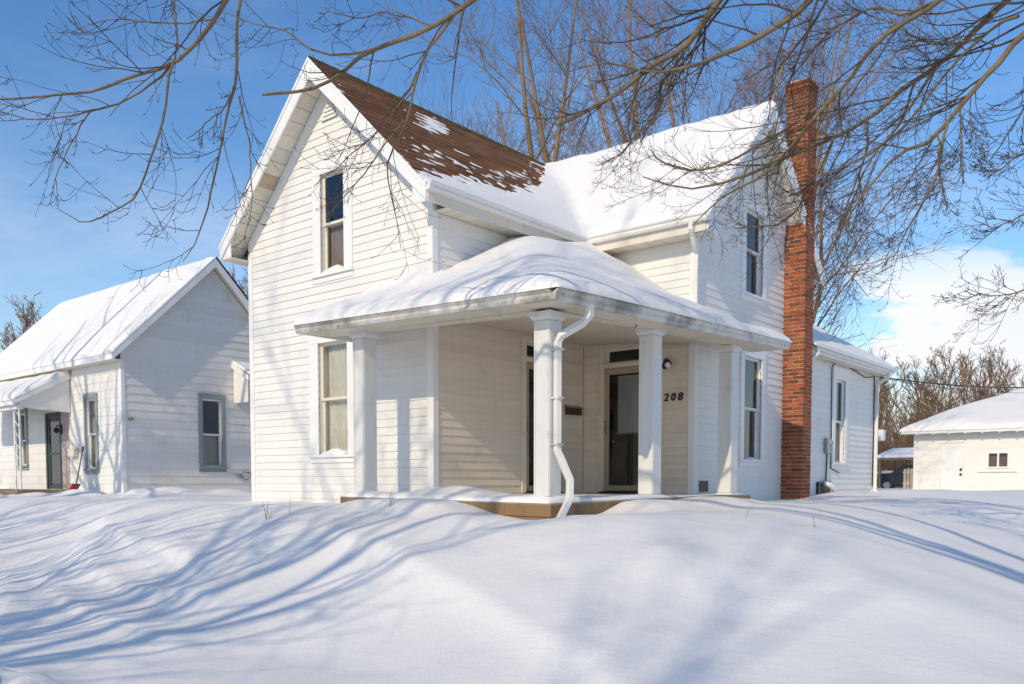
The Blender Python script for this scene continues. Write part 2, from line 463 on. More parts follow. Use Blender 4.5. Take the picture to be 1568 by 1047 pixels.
# ------------------------------------------------------------------ ground
def gauss(X, Y, cx, cy, sx, sy):
    return np.exp(-((X - cx) / sx) ** 2 - ((Y - cy) / sy) ** 2)
CRESTS = [(1.6, -2.9, 6.6, -5.0, 0.15, 0.10, 0.8, 0.22), (-4.6, -2.6, 0.6, -3.9, -0.35, 0.11, 0.7, 0.20), (-3.2, -3.6, 1.9, -4.7, -0.3, 0.10, 0.6, 0.2),
          (-6.5, -4.2, 0.5, -5.9, 0.3, 0.09, 0.6, 0.22), (-1.8, -4.6, 2.9, -5.6, -0.2, 0.08, 0.5, 0.2), (5.4, 0.9, 8.2, -3.2, 0.2, 0.02, 0.8, 0.5)]
def ground_h(X, Y):
    X = np.asarray(X, float); Y = np.asarray(Y, float)
    wob = 0.35 * vnoise(X / 3.1, Y / 3.1, 1)
    b1 = sstep((-1.55 - Y + wob) / 4.0)
    b2 = sstep((X - 4.2 + wob) / 5.4) * sstep((30 - Y) / 6)
    d = 1 - (1 - b1) * (1 - b2)
    h = -0.33 - 0.92 * d
    near = np.exp(-(np.maximum(0, np.hypot(X, Y) - 25) / 60) ** 2)
    h = h + near * (0.075 * vnoise(X / 2.3, Y / 1.7, 2) + 0.05 * vnoise(X / 0.9 + Y * 0.35, Y / 0.8, 3) + 0.012 * vnoise(X / 0.3, Y / 0.3, 4))
    h = h + 0.10 * b1 * (1 - b1) * 4 * vnoise(X / 1.15 + 0.4 * Y, Y / 3.0, 5)
    # crisp wind-drift crests on the bank
    for (ax, ay, bx, by, bend, hh, wl, wr) in CRESTS:
        L = math.hypot(bx - ax, by - ay); ux, uy = (bx - ax) / L, (by - ay) / L
        u = (X - ax) * ux + (Y - ay) * uy
        s = -(X - ax) * uy + (Y - ay) * ux - bend * np.sin(np.pi * np.clip(u / L, 0, 1)) - 0.10 * vnoise(u / 0.9, u * 0 + 3.3, 19)
        win = sstep((u + 0.6) / 0.9) * sstep((L + 0.6 - u) / 0.9)
        h = h + hh * win * np.where(s > 0, np.exp(-np.abs(s) / wl), np.exp(-np.abs(s) / wr))
    # snow drifted against the porch
    fx = np.interp(X, [-1.6, -0.9, -0.72, -0.3, 0.1, 0.9, 1.35, 1.75, 2.15, 2.6, 3.2], [-0.36, -0.37, -0.37, -0.31, -0.225, -0.205, -0.215, -0.28, -0.38, -0.44, -0.44])
    wf = np.exp(-(np.maximum(0, np.abs(Y + 1.3) - 0.18) / 0.32) ** 2) * sstep((X + 1.6) / 0.6) * sstep((3.6 - X) / 0.5)
    h = h * (1 - wf) + fx * wf
    gy = np.interp(Y, [-1.4, -0.6, -0.1, 0.35, 0.8, 1.15, 1.4, 1.75, 2.4, 3.0, 3.6, 4.0, 4.6], [-0.44, -0.43, -0.38, -0.25, -0.22, -0.29, -0.30, -0.24, -0.205, -0.24, -0.33, -0.36, -0.33])
    wg = np.exp(-(np.maximum(0, np.abs(X - 3.2) - 0.18) / 0.35) ** 2) * sstep((Y + 1.5) / 0.5) * sstep((4.9 - Y) / 0.6)
    h = h * (1 - wg) + gy * wg
    # drifts by the walls, shovelled heaps by the neighbour
    h = h + 0.22 * gauss(X, Y, -10.0, 1.3, 0.7, 0.6) + 0.16 * gauss(X, Y, -9.6, 2.6, 0.8, 0.7) + 0.10 * gauss(X, Y, -11.2, 0.0, 0.8, 0.4)
    h = h + 0.24 * gauss(X, Y, -7.4, 4.2, 1.1, 1.4) + 0.08 * gauss(X, Y, -13.0, -0.3, 1.5, 0.35)
    lump = np.clip(gauss(X, Y, -11.0, 0.5, 2.6, 0.9), 0, 1)
    h = h + 0.16 * lump * vnoise(X / 0.28, Y / 0.22, 6)
    h = h + 0.12 * gauss(X, Y, 2.9, 11.6, 0.5, 1.6) + 0.16 * gauss(X, Y, 3.4, 14.0, 0.9, 1.2) + 0.10 * gauss(X, Y, 2.8, 8.6, 0.4, 1.0)
    lump2 = gauss(X, Y, 3.2, -7.0, 0.55, 0.35)
    h = h + lump2 * (0.12 + 0.25 * vnoise(X / 0.16, Y / 0.16, 8))
    return h
def axis(lo, hi, step, far, n):
    core = np.arange(lo, hi + 1e-6, step)
    g = np.geomspace(step, far, n)
    return np.concatenate([lo - np.cumsum(g)[::-1], core, hi + np.cumsum(g)])
gx = axis(-16, 10.5, 0.075, 150, 40); gyy = axis(-9, 6.5, 0.075, 150, 40)
GX, GY = np.meshgrid(gx, gyy, indexing='ij')
ids = np.arange(GX.size).reshape(GX.shape)
gro = fast_mesh('snow_ground', np.stack([GX, GY, ground_h(GX, GY)], -1).reshape(-1, 3),
    np.stack([ids[:-1, :-1], ids[1:, :-1], ids[1:, 1:], ids[:-1, 1:]], -1).reshape(-1, 4), 'snow')
tag(gro, 'deep snow covering the lawns, with a bank falling to the street', 'ground', kind='structure')
def gh(x, y): return float(ground_h(np.array([x]), np.array([y]))[0])

# ------------------------------------------------------------------ wall builders
def clip_poly(poly, conv):
    out = list(poly)
    n = len(conv)
    for i in range(n):
        ax, az = conv[i]; bx, bz = conv[(i + 1) % n]
        res = []
        for k in range(len(out)):
            p, q = out[k], out[(k + 1) % len(out)]
            sp = (bx - ax) * (p[1] - az) - (bz - az) * (p[0] - ax)
            sq = (bx - ax) * (q[1] - az) - (bz - az) * (q[0] - ax)
            if sp >= -1e-9: res.append(p)
            if (sp > 1e-9 and sq < -1e-9) or (sp < -1e-9 and sq > 1e-9):
                t = sp / (sp - sq)
                res.append((p[0] + t * (q[0] - p[0]), p[1] + t * (q[1] - p[1])))
        out = res
        if len(out) < 3: return []
    return out
def wall(name, M, conv, openings, parent, mat='siding', th=0.14, label=None):
    ss = sorted({c[0] for c in conv} | {v for o in openings for v in o[:2]})
    zs = sorted({c[1] for c in conv} | {v for o in openings for v in o[2:4]})
    mb = MB()
    for a, b in zip(ss[:-1], ss[1:]):
        for c, d in zip(zs[:-1], zs[1:]):
            mS, mZ = (a + b) / 2, (c + d) / 2
            if any(o[0] < mS < o[1] and o[2] < mZ < o[3] for o in openings): continue
            p = clip_poly([(a, c), (b, c), (b, d), (a, d)], conv)
            if len(p) < 3: continue
            mb.face_verts([M(s, z, 0) for s, z in p], [tuple(range(len(p)))])
            mb.face_verts([M(s, z, -th) for s, z in p], [tuple(range(len(p)))])
    for o in openings:
        c = [(o[0], o[2]), (o[1], o[2]), (o[1], o[3]), (o[0], o[3])]
        for i in range(4):
            a, b = c[i], c[(i + 1) % 4]
            mb.face_verts([M(*a, 0), M(*b, 0), M(*b, -th), M(*a, -th)], [(0, 1, 2, 3)])
    o = mb.build(name, mat, parent, fix=False)
    if label: o['label'] = label
    return o
def siding(M, conv, openings, parent, z0, exposure, rng, mat='siding', name='siding_board', proud=0.021, piece=None, joints=0):
    smin = min(c[0] for c in conv); smax = max(c[0] for c in conv); zmax = max(c[1] for c in conv)
    z = z0; k = 0
    while z < zmax - 0.01:
        zt = z + exposure
        cuts = [o for o in openings if o[2] < zt - 0.004 and o[3] > z + 0.004]
        iv = [(smin, smax)]
        for o in cuts:
            nv = []
            for a, b in iv:
                if o[1] <= a or o[0] >= b: nv.append((a, b)); continue
                if o[0] > a: nv.append((a, o[0]))
                if o[1] < b: nv.append((o[1], b))
            iv = nv
        if joints:
            nv = []
            for a, b in iv:
                if b - a > 1.2 and rng.random() < joints:
                    c = rng.uniform(a + 0.4, b - 0.4); nv += [(a, c - 0.0012), (c + 0.0012, b)]
                else: nv.append((a, b))
            iv = nv
        if piece:
            nv = []
            for a, b in iv:
                x = math.floor(a / piece) * piece + (piece / 2 if k % 2 else 0)
                cs = [a] + [x + i * piece for i in range(0, int((b - a) / piece) + 3) if a + 0.05 < x + i * piece < b - 0.05] + [b]
                nv += [(p + 0.003, q - 0.003) for p, q in zip(cs[:-1], cs[1:])]
            iv = nv
        for a, b in iv:
            p = clip_poly([(a, z), (b, z), (b, zt), (a, zt)], conv)
            if len(p) < 3 or b - a < 0.02: continue
            j = rng.uniform(-0.0018, 0.0018); j2 = rng.uniform(-0.0012, 0.0012)
            n = len(p); mb = MB()
            sm = (a + b) / 2
            fr = [M(s, zz + j2 * (1 if s > sm else -1), 0.006 + j * 0.3 + (proud - 0.006 + j) * (1 - (zz - z) / exposure)) for s, zz in p]
            bk = [M(s, zz, 0.001) for s, zz in p]
            mb.face_verts(fr + bk, [tuple(range(n))] + [(i, (i + 1) % n, (i + 1) % n + n, i + n) for i in range(n)])
            mb.build(name, mat, parent, fix=False)
        z = zt; k += 1

def window(M, o, parent, trim=0.12, head=0.16, mat='trim', sash='sash', curtain=None, rail=None, sill_mat=None, lowfrac=1.0, fold=0.02, label=None, single=False):
    s0, s1, z0, z1 = o
    rail = rail if rail is not None else (z0 + z1) / 2
    mb = MB()
    mb.boxm(M, s0 - trim, s0, z0, z1, 0, 0.042); mb.boxm(M, s1, s1 + trim, z0, z1, 0, 0.042)
    mb.boxm(M, s0 - trim - 0.004, s1 + trim + 0.004, z1, z1 + head, 0, 0.046)
    w = mb.build('window', mat, parent, bevel=0.005)
    if label: w['label'] = label
    sl = MB().boxm(M, s0 - trim - 0.01, s1 + trim + 0.01, z0 - 0.13, z0 - 0.045, 0, 0.036)
    sl.boxm(M, s0 - trim - 0.02, s1 + trim + 0.02, z0 - 0.045, z0, -0.09, 0.075)
    sl.build('sill', sill_mat or mat, w, bevel=0.005)
    fw = 0.045
    for nm, a, b, d in (('upper', rail - 0.02, z1, -0.03), ('lower', z0, rail + 0.02, -0.062)):
        m = MB()
        m.boxm(M, s0, s0 + fw, a, b, d - 0.028, d); m.boxm(M, s1 - fw, s1, a, b, d - 0.028, d)
        m.boxm(M, s0 + fw, s1 - fw, a, a + fw, d - 0.028, d); m.boxm(M, s0 + fw, s1 - fw, b - fw, b, d - 0.028, d)
        m.build('sash', sash, w, bevel=0.003)
        g = MB().face_verts([M(s0 + fw, a + fw, d - 0.016), M(s1 - fw, a + fw, d - 0.016), M(s1 - fw, b - fw, d - 0.016), M(s0 + fw, b - fw, d - 0.016)], [(0, 1, 2, 3)])
        g.build('pane', 'glass', w, fix=False)
    if curtain:
        m = MB(); n = 40
        for i in range(n + 1):
            s = s0 - 0.05 + (s1 - s0 + 0.1) * i / n
            d = -0.155 + fold * math.sin(i * 1.35) + fold * 0.5 * math.sin(i * 0.61 + 1)
            zt = z1 if lowfrac >= 1 else z0 + (z1 - z0) * lowfrac
            m.v += [M(s, z0 - 0.03, d), M(s, zt + 0.03, d)]
            if i: m.f.append((2 * i - 2, 2 * i, 2 * i + 1, 2 * i - 1))
        m.build('curtain', curtain, w, smooth=True, fix=False)
    return w
def sill_snow(M, s0, s1, z0, h, label, cat='snow', n=14):
    rng = random.Random(int(s0 * 100))
    m = MB()
    for i in range(n + 1):
        s = s0 + (s1 - s0) * i / n
        hh = h * (0.35 + 0.65 * math.sin(math.pi * min(1, max(0.02, i / n)))) * rng.uniform(0.85, 1.15) * (0.3 if i in (0, n) else 1)
        m.v += [M(s, z0 + 0.001, 0.07), M(s, z0 + hh * 0.6, 0.05), M(s, z0 + hh, -0.02), M(s, z0 + hh * 1.05, -0.088), M(s, z0 + 0.001, -0.088)]
        if i:
            k = 5 * i
            m.f += [(k - 5 + j, k + j, k + j + 1, k - 4 + j) for j in range(4)]
    o = m.build('sill_snow', 'snow', None, smooth=True)
    return tag(o, label, cat, 'snow lying on window sills', 'stuff')

# ------------------------------------------------------------------ the white house
WA, D, E, G = 4.51, 3.711, 2.177, 4.045
ZRA, SA = 6.51, 0.962
YB, ZRB, SB = D + G / 2, 6.48, 1.01
zA = lambda x: ZRA - SA * abs(x + WA / 2)
zB = lambda y: ZRB - SB * abs(y - YB)
rng = random.Random(5)
house = thing('white_house', (-1.0, 4.0, -0.4), 'two-storey white clapboard house with wraparound corner porch and brick chimney', 'house')
MA = lambda s, z, d: (s, -d, z)
MS = lambda s, z, d: (d, s, z)
MD = lambda s, z, d: (s, D - d, z)
ME = lambda s, z, d: (E + d, s, z)
EX = 0.123
ZB0 = -0.42
TH = 0.17

opA = [(-2.60, -1.87, 0.44, 2.24), (-2.50, -1.92, 3.33, 4.90)]
pA = [(-WA, ZB0), (0, ZB0), (0, zA(0) - TH), (-WA / 2, ZRA - TH), (-WA, zA(0) - TH)]
wA = wall('wall', MA, pA, opA, house)
siding(MA, [(-WA + 0.09, ZB0), (-0.09, ZB0), (-0.09, zA(-0.09) - TH), (-WA / 2, ZRA - TH), (-WA + 0.09, zA(-0.09) - TH)], opA, wA, ZB0 + 0.02, EX, rng, joints=0.3)
opS = [(2.10, 2.96, -0.16, 1.95), (2.10, 2.96, 2.02, 2.26)]
pS = [(0, ZB0), (D, ZB0), (D, zA(0) - TH), (0, zA(0) - TH)]
wS = wall('wall', MS, pS, opS, house)
cS = [(0.08, ZB0), (D - 0.02, ZB0), (D - 0.02, 4.05), (0.08, 4.05)]
siding(MS, [(c[0], min(c[1], 2.405)) for c in cS], [(1.96, 3.08, -0.5, 2.36)], wS, -0.30, EX, rng, 'siding_old')
siding(MS, [(c[0], max(c[1], 2.405)) for c in cS], [], wS, 2.406, EX, rng)
opD = [(0.47, 1.37, -0.16, 1.95), (0.47, 1.37, 2.02, 2.27)]
pD = [(0, ZB0), (E, ZB0), (E, zA(0) - TH), (0, zA(0) - TH)]
wD = wall('wall', MD, pD, opD, house)
siding(MD, [(0.03, ZB0), (E - 0.08, ZB0), (E - 0.08, 2.405), (0.03, 2.405)], [(0.34, 1.50, -0.5, 2.36)], wD, -0.30, EX, rng, 'siding_old')
siding(MD, [(0.03, 2.405), (E - 0.08, 2.405), (E - 0.08, 4.05), (0.03, 4.05)], [], wD, 2.406, EX, rng)
opE = [(5.50, 6.22, 0.40, 2.22), (5.50, 6.20, 3.32, 4.78)]
pE = [(D, ZB0), (D + G, ZB0), (D + G, zB(D) - TH), (YB, ZRB - TH), (D, zB(D) - TH)]
wE = wall('wall', ME, pE, opE, house)
siding(ME, [(D + 0.09, ZB0), (D + G - 0.03, ZB0), (D + G - 0.03, zB(D + 0.03) - TH), (YB, ZRB - TH), (D + 0.09, zB(D + 0.09) - TH)], opE, wE, ZB0 + 0.02, EX, rng)
YX = 12.70
opX = [(10.03, 10.62, 0.42, 2.22)]
pX = [(D + G, ZB0), (YX, ZB0), (YX, 2.62), (D + G, 2.62)]
wX = wall('wall', ME, pX, opX, house)
siding(ME, [(D + G + 0.02, ZB0), (YX - 0.09, ZB0), (YX - 0.09, 2.60), (D + G + 0.02, 2.60)], opX, wX, ZB0 + 0.02, EX, rng)
# plain walls round the back
mb = MB(); mb.box(-WA, -WA + 0.14, 0.0, D + G, ZB0, zA(0) - TH)
mb.build('wall', 'siding', house)
mb = MB().prism([(-WA, D + G, ZB0), (E, D + G, ZB0), (E, D + G, 4.2), (-WA / 2, D + G, 6.2), (-WA, D + G, 4.2)], (0, 0.14, 0))
mb.build('wall', 'siding', house)
mb = MB(); mb.box(-2.2, E - 0.002, YX - 0.14, YX - 0.002, ZB0, 2.6); mb.box(-2.2, -2.06, D + G + 0.15, YX - 0.15, ZB0, 2.6)
mb.prism([(-2.2, YX - 0.14, 2.601), (E, YX - 0.14, 2.601), (0, YX - 0.14, 4.0)], (0, 0.138, 0))
mb.build('wall', 'siding', house)
mb = MB(); mb.box(-WA + 0.15, E - 0.15, D + 0.16, D + G - 0.01, 2.55, 2.75); mb.box(-WA + 0.15, -0.15, 0.15, D + 0.15, 2.55, 2.75)
mb.box(-WA + 0.15, E - 0.15, D + 0.16, D + G - 0.01, -0.30, -0.18); mb.box(-WA + 0.15, -0.15, 0.15, D + 0.15, -0.30, -0.18)
mb.box(-2.05, E - 0.15, D + G + 0.15, YX - 0.15, -0.30, -0.18)
mb.build('inner_floor', 'interior', house)
# corner boards and friezes
for M, a, b, z1, wd in ((MA, -WA - 0.03, -WA + 0.09, zA(-0.05) - TH - 0.1, 'trim'), (MA, -0.09, 0.03, zA(-0.05) - TH - 0.1, 'trim'),
                    (MS, 0.001, 0.08, zA(0) - TH - 0.02, 'trim'), (MD, E - 0.08, E + 0.03, zA(0) - TH - 0.1, 'trim'),
                    (ME, D + 0.001, D + 0.09, zB(D) - TH - 0.02, 'trim'), (ME, YX - 0.09, YX + 0.02, 2.55, 'trim')):
    MB().boxm(M, a, b, ZB0, z1, 0, 0.030).build('corner_board', wd, house, bevel=0.004)
MB().boxm(MS, D - 0.06, D - 0.035, -0.3, 4.0, 0, 0.027).build('corner_board', 'siding_old', house)
for sg in (-1, 1):
    p = []
    for t in (0.0, 1.0):
        dx = (WA / 2) * t
        p.append((-WA / 2 + sg * dx, ZRA - SA * dx - TH))
    q = [p[0], p[1], (p[1][0], p[1][1] - 0.19), (p[0][0], p[0][1] - 0.19)]
    MB().prism([(s, 0.0, z) for s, z in q], (0, -0.034, 0)).build('frieze_board', 'trim', house)
    q = [(YB, ZRB - TH), (YB + sg * G / 2, zB(D) - TH), (YB + sg * G / 2, zB(D) - TH - 0.19), (YB, ZRB - TH - 0.19)]
    MB().prism([(E, s, z) for s, z in q], (0.034, 0, 0)).build('frieze_board', 'trim', house)

# windows
window(MA, opA[0], house, 0.22, 0.17, 'trim', 'cream_sash', 'curtain_pale', rail=1.34)
window(MA, opA[1], house, 0.20, 0.17, 'trim', 'cream_sash', 'curtain_brown', rail=4.12, lowfrac=0.52, fold=0.008)
window(ME, opE[0], house, 0.15, 0.20, 'trim', 'sash', 'curtain_dark', rail=1.31)
window(ME, opE[1], house, 0.15, 0.16, 'trim', 'sash', 'curtain_dark', rail=4.10)
window(ME, opX[0], house, 0.17, 0.26, 'trim', 'sash', 'curtain_dark', rail=1.32)
sill_snow(MA, -2.54, -1.93, 0.44, 0.10, 'snow wedge on the sill of the ground-floor window beside the porch post')
sill_snow(MA, -2.46, -1.95, 3.33, 0.11, 'snow wedge on the sill of the upstairs gable window')
sill_snow(ME, 5.53, 6.19, 0.40, 0.05, 'thin snow on the sill of the window beside the chimney')

# gable louvres
for M, c, z in ((MA, -WA / 2, 5.72), (ME, YB, 5.70)):
    m = MB()
    for i in range(5):
        w = 0.17 - i * 0.027
        zz = z + i * 0.062
        m.face_verts([M(c - w, zz, 0.045), M(c + w, zz, 0.045), M(c + w * 0.95, zz + 0.055, 0.018), M(c - w * 0.95, zz + 0.055, 0.018),
                      M(c - w, zz, 0.0), M(c + w, zz, 0.0)], [(0, 1, 2, 3), (0, 1, 5, 4)])
    g = MB().prism([M(c - 0.2, z - 0.02, 0), M(c + 0.2, z - 0.02, 0), M(c, z + 0.36, 0)], Vector(M(0, 0, 0.02)) - Vector(M(0, 0, 0)))
    gv = g.build('gable_vent', 'grey_metal', house)
    m.build('louvre', 'trim', gv, fix=False)

# main roofs
OA, OB = 0.39, 0.378
roof = MB()
XE = 0.29
for sg in (1, -1):
    xe = -WA / 2 + sg * (WA / 2 + XE)
    roof.slab([(-WA / 2, -OA, ZRA), (xe, -OA, zA(xe)), (xe, D + G + 0.35, zA(xe)), (-WA / 2, D + G + 0.35, ZRA)], 0.07)
roof_o = roof.build('roof', 'roof_deck', house)
rb = MB()
YE = 0.36
for sg in (1, -1):
    ye = YB + sg * (G / 2 + YE)
    rb.slab([(-WA / 2, YB, ZRB), (E + OB, YB, ZRB), (E + OB, ye, zB(ye)), (-WA / 2, ye, zB(ye))], 0.07)
roof_b = rb.build('roof', 'roof_deck', house)
# shingle courses on the bare slope: each a strip, lower edge proud
nS = 21; ex = 0.118
for k in range(nS):
    x0 = -WA / 2 + k * ex; x1 = x0 + ex + 0.01
    y1 = min(5.62, YB - (x0 + WA / 2) + 0.25)
    m = MB(); n = 30
    for i in range(n + 1):
        y = -OA - 0.015 + (y1 + OA) * i / n
        jz = rng.uniform(-0.003, 0.004); jx = rng.uniform(-0.008, 0.008)
        m.v += [(x0, y, zA(x0) + 0.006), (x1 + jx, y, zA(x1) + 0.026 + jz), (x1 + jx, y, zA(x1) + 0.002)]
        if i:
            b = 3 * i
            m.f += [(b - 3, b, b + 1, b - 2), (b - 2, b + 1, b + 2, b - 1)]
    m.build('shingle_course', 'shingle', roof_o, fix=False)
m = MB()
for i in range(26):
    y = -OA - 0.02 + i * 0.232
    m.hexa([(-WA / 2 - 0.1, y, ZRA - 0.08), (-WA / 2 + 0.1, y, ZRA - 0.08), (-WA / 2 + 0.1, y + 0.25, ZRA - 0.072), (-WA / 2 - 0.1, y + 0.25, ZRA - 0.072),
            (-WA / 2 - 0.012, y, ZRA + 0.038), (-WA / 2 + 0.012, y, ZRA + 0.038), (-WA / 2 + 0.012, y + 0.25, ZRA + 0.026), (-WA / 2 - 0.012, y + 0.25, ZRA + 0.026)])
m.build('ridge_cap', 'ridge_cap', roof_o)
# west slope courses end grain (dark drip edge)
# rake fascias
FH = 0.26
for sg in (1, -1):
    xe = -WA / 2 + sg * (WA / 2 + XE)
    za, ze = ZRA + 0.0, zA(xe)
    MB().prism([(-WA / 2, -OA, za), (xe, -OA, ze), (xe, -OA, ze - FH * 0.82), (-WA / 2, -OA, za - FH * 1.15)], (0, -0.03, 0)).build('rake_board', 'trim', house, bevel=0.004)
    MB().prism([(-WA / 2, -OA - 0.03, za + 0.012), (xe + sg * 0.01, -OA - 0.03, ze + 0.012), (xe + sg * 0.01, -OA - 0.03, ze - 0.045), (-WA / 2, -OA - 0.03, za - 0.045)], (0, -0.016, 0)).build('drip_edge', 'trim', house)
    ye = YB + sg * (G / 2 + YE)
    zb_, ze = ZRB, zB(ye)
    MB().prism([(E + OB, YB, zb_), (E + OB, ye, ze), (E + OB, ye, ze - FH * 0.82), (E + OB, YB, zb_ - FH * 1.15)], (0.03, 0, 0)).build('rake_board', 'trim', house, bevel=0.004)
    MB().prism([(E + OB + 0.03, YB, zb_ + 0.012), (E + OB + 0.03, ye, ze + 0.012), (E + OB + 0.03, ye, ze - 0.045), (E + OB + 0.03, YB, zb_ - 0.045)], (0.016, 0, 0)).build('drip_edge', 'trim', house)
    # soffit panels under the rakes
    npan = 14
    for k in range(npan):
        t0 = 0.04 + 0.96 * k / npan; t1 = 0.04 + 0.96 * (k + 1) / npan - 0.0032
        m = MB()
        xs_ = [-WA / 2 + sg * (WA / 2 + XE) * t for t in (t0, t1)]
        sag = rng.uniform(0, 0.008)
        q = [(xs_[0], -OA, zA(xs_[0]) - 0.15 - sag), (xs_[1], -OA, zA(xs_[1]) - 0.15), (xs_[1], 0.0, zA(xs_[1]) - 0.15), (xs_[0], 0.0, zA(xs_[0]) - 0.15 - sag)]
        m.hexa([*q, *[(p[0], p[1], p[2] + 0.012) for p in q]])
        m.build('soffit_panel', 'soffit_stain' if (sg < 0 and k == 7) else 'soffit', roof_o)
        m = MB()
        ys_ = [YB + sg * (G / 2 + YE) * t for t in (t0, t1)]
        q = [(E + OB, ys_[0], zB(ys_[0]) - 0.15 - sag), (E + OB, ys_[1], zB(ys_[1]) - 0.15), (E, ys_[1], zB(ys_[1]) - 0.15), (E, ys_[0], zB(ys_[0]) - 0.15 - sag)]
        m.hexa([*q, *[(p[0], p[1], p[2] + 0.012) for p in q]])
        m.build('soffit_panel', 'soffit', roof_b)
# boxed eaves
zs = zA(XE) - 0.21
MB().box(-WA - XE, -WA - 0.001, -OA + 0.001, D + G, zs, zs + 0.02).build('soffit', 'soffit', house)
MB().box(-WA - XE - 0.02, -WA - XE, -OA, D + G, zs, zs + 0.24).build('fascia', 'trim', house)
MB().hexa([(-WA - XE, -OA + 0.002, zs + 0.02), (-WA - 0.0, -OA + 0.002, zs + 0.02), (-WA, -OA + 0.02, zs + 0.02), (-WA - XE, -OA + 0.02, zs + 0.02),
           (-WA - XE, -OA + 0.002, zs + 0.1), (-WA, -OA + 0.002, zs + 0.38), (-WA, -OA + 0.02, zs + 0.38), (-WA - XE, -OA + 0.02, zs + 0.1)]).build('eave_return', 'trim', house)
for k in range(24):       # soffit slats under the eave over the porch
    y0 = 0.03 + k * 0.138
    if y0 + 0.132 > D - 0.3: break
    MB().box(0.03, XE, y0, y0 + 0.132, zs - 0.004 * (k % 2), zs + 0.015).build('soffit_panel', 'soffit_stain' if k in (15, 16) else 'soffit', roof_o)
MB().box(XE, XE + 0.02, -OA, D - XE, zs - 0.01, zs + 0.2).build('fascia', 'soffit', house)
MB().hexa([(0.0, -OA + 0.002, zs), (XE, -OA + 0.002, zs), (XE, -OA + 0.02, zs), (0.0, -OA + 0.02, zs),
           (0.0, -OA + 0.002, zs + 0.36), (XE, -OA + 0.002, zs + 0.09), (XE, -OA + 0.02, zs + 0.09), (0, -OA + 0.02, zs + 0.36)]).build('eave_return', 'trim', house)
zsb = zB(D - YE) - 0.21
for k in range(18):
    x0 = XE + 0.05 + k * 0.138
    if x0 + 0.13 > E + OB: break
    MB().box(x0, x0 + 0.132, D - YE, D - 0.03, zsb - 0.004 * (k % 2), zsb + 0.015).build('soffit_panel', 'soffit', roof_b)
MB().box(XE, E + OB, D - YE - 0.02, D - YE, zsb - 0.01, zsb + 0.2).build('fascia', 'soffit', house)
for sg in (-1,):
    MB().hexa([(E + OB - 0.02, D - YE, zsb), (E + OB - 0.002, D - YE, zsb), (E + OB - 0.002, D, zsb), (E + OB - 0.02, D, zsb),
           (E + OB - 0.02, D - YE, zsb + 0.09), (E + OB - 0.002, D - YE, zsb + 0.09), (E + OB - 0.002, D, zsb + 0.38), (E + OB - 0.02, D, zsb + 0.38)]).build('eave_return', 'trim', house)
MB().box(E + 0.02, E + OB, D + G, D + G + YE, zsb, zsb + 0.02).build('soffit', 'soffit', house)

def gutter(p0, p1, out, parent, mat='gutter', h=0.115, w=0.115, name='gutter', endcaps=True):
    p0, p1, out = Vector(p0), Vector(p1), Vector(out)
    prof = [(0, 0), (0, -h), (w * 0.6, -h), (w * 0.78, -h * 0.72), (w * 0.72, -h * 0.45), (w, -h * 0.22), (w, 0), (w * 0.88, 0), (w * 0.88, -0.02), (w * 0.1, -h * 0.5)]
    m = MB(); n = len(prof)
    a = [p0 + out * u + Vector((0, 0, v)) for u, v in prof]; b = [p1 + out * u + Vector((0, 0, v)) for u, v in prof]
    m.face_verts(a + b, [(i, (i + 1) % n, (i + 1) % n + n, i + n) for i in range(n)] + [tuple(range(n)), tuple(range(n, 2 * n))])
    return m.build(name, mat, parent)
zg = zA(XE) + 0.03
gutter((XE + 0.021, -OA - 0.05, zg), (XE + 0.021, D - YE - 0.14, zg - 0.01), (1, 0, 0), house)
zgb = zB(D - YE) + 0.03
gutter((XE + 0.14, D - YE - 0.021, zgb), (E + OB + 0.05, D - YE - 0.021, zgb), (0, -1, 0), house)
m = MB().tube([(2.34, 3.27, zgb - 0.1), (2.34, 3.27, zgb - 0.2), (2.30, 3.45, zgb - 0.38), (2.24, 3.64, zgb - 0.46), (2.23, 3.645, 3.3), (2.23, 3.645, 2.80)], 0.05, 4)
m.build('downspout', 'gutter', house, bevel=0.006)

# ------------------------------------------------------------------ porch
PX, PY = 3.32, -1.45
def z_eave(x, y):
    f1 = np.clip((x + 1.30) / 4.62, 0, 1); f2 = np.clip((y + 1.45) / 6.3, 0, 1)
    return np.where(np.asarray(y) - PY <= PX - np.asarray(x), 2.19 - 0.12 * f1, 2.07 + 0.18 * f2 ** 0.8)
SP = 0.455
def z_porch(x, y):
    x = np.asarray(x, float); y = np.asarray(y, float)
    f1 = np.clip((x + 1.30) / 4.62, 0, 1); f2 = np.clip((y + 1.45) / 6.3, 0, 1)
    front = 2.19 - 0.12 * f1 + SP * (y - PY)
    right = 2.07 + 0.18 * f2 ** 0.8 + SP * (PX - x)
    return np.minimum(front, right)
pm = MB(); xs_ = np.linspace(-1.30, PX - 0.112, 36); ys_ = np.linspace(PY + 0.112, 4.85, 44)
xs_ = np.sort(np.append(xs_, [0.0, E])); ys_ = np.sort(np.append(ys_, [0.0, D]))
for i in range(len(xs_) - 1):
    for j in range(len(ys_) - 1):
        xc, yc = (xs_[i] + xs_[i + 1]) / 2, (ys_[j] + ys_[j + 1]) / 2
        if (xc < 0 and yc > 0) or (xc < E and yc > D): continue
        c = [(xs_[i], ys_[j]), (xs_[i + 1], ys_[j]), (xs_[i + 1], ys_[j + 1]), (xs_[i], ys_[j + 1])]
        pm.hexa([(x, y, float(z_porch(x, y)) - 0.05) for x, y in c] + [(x, y, float(z_porch(x, y))) for x, y in c])
porch_roof = pm.build('porch_roof', 'roof_deck', house)
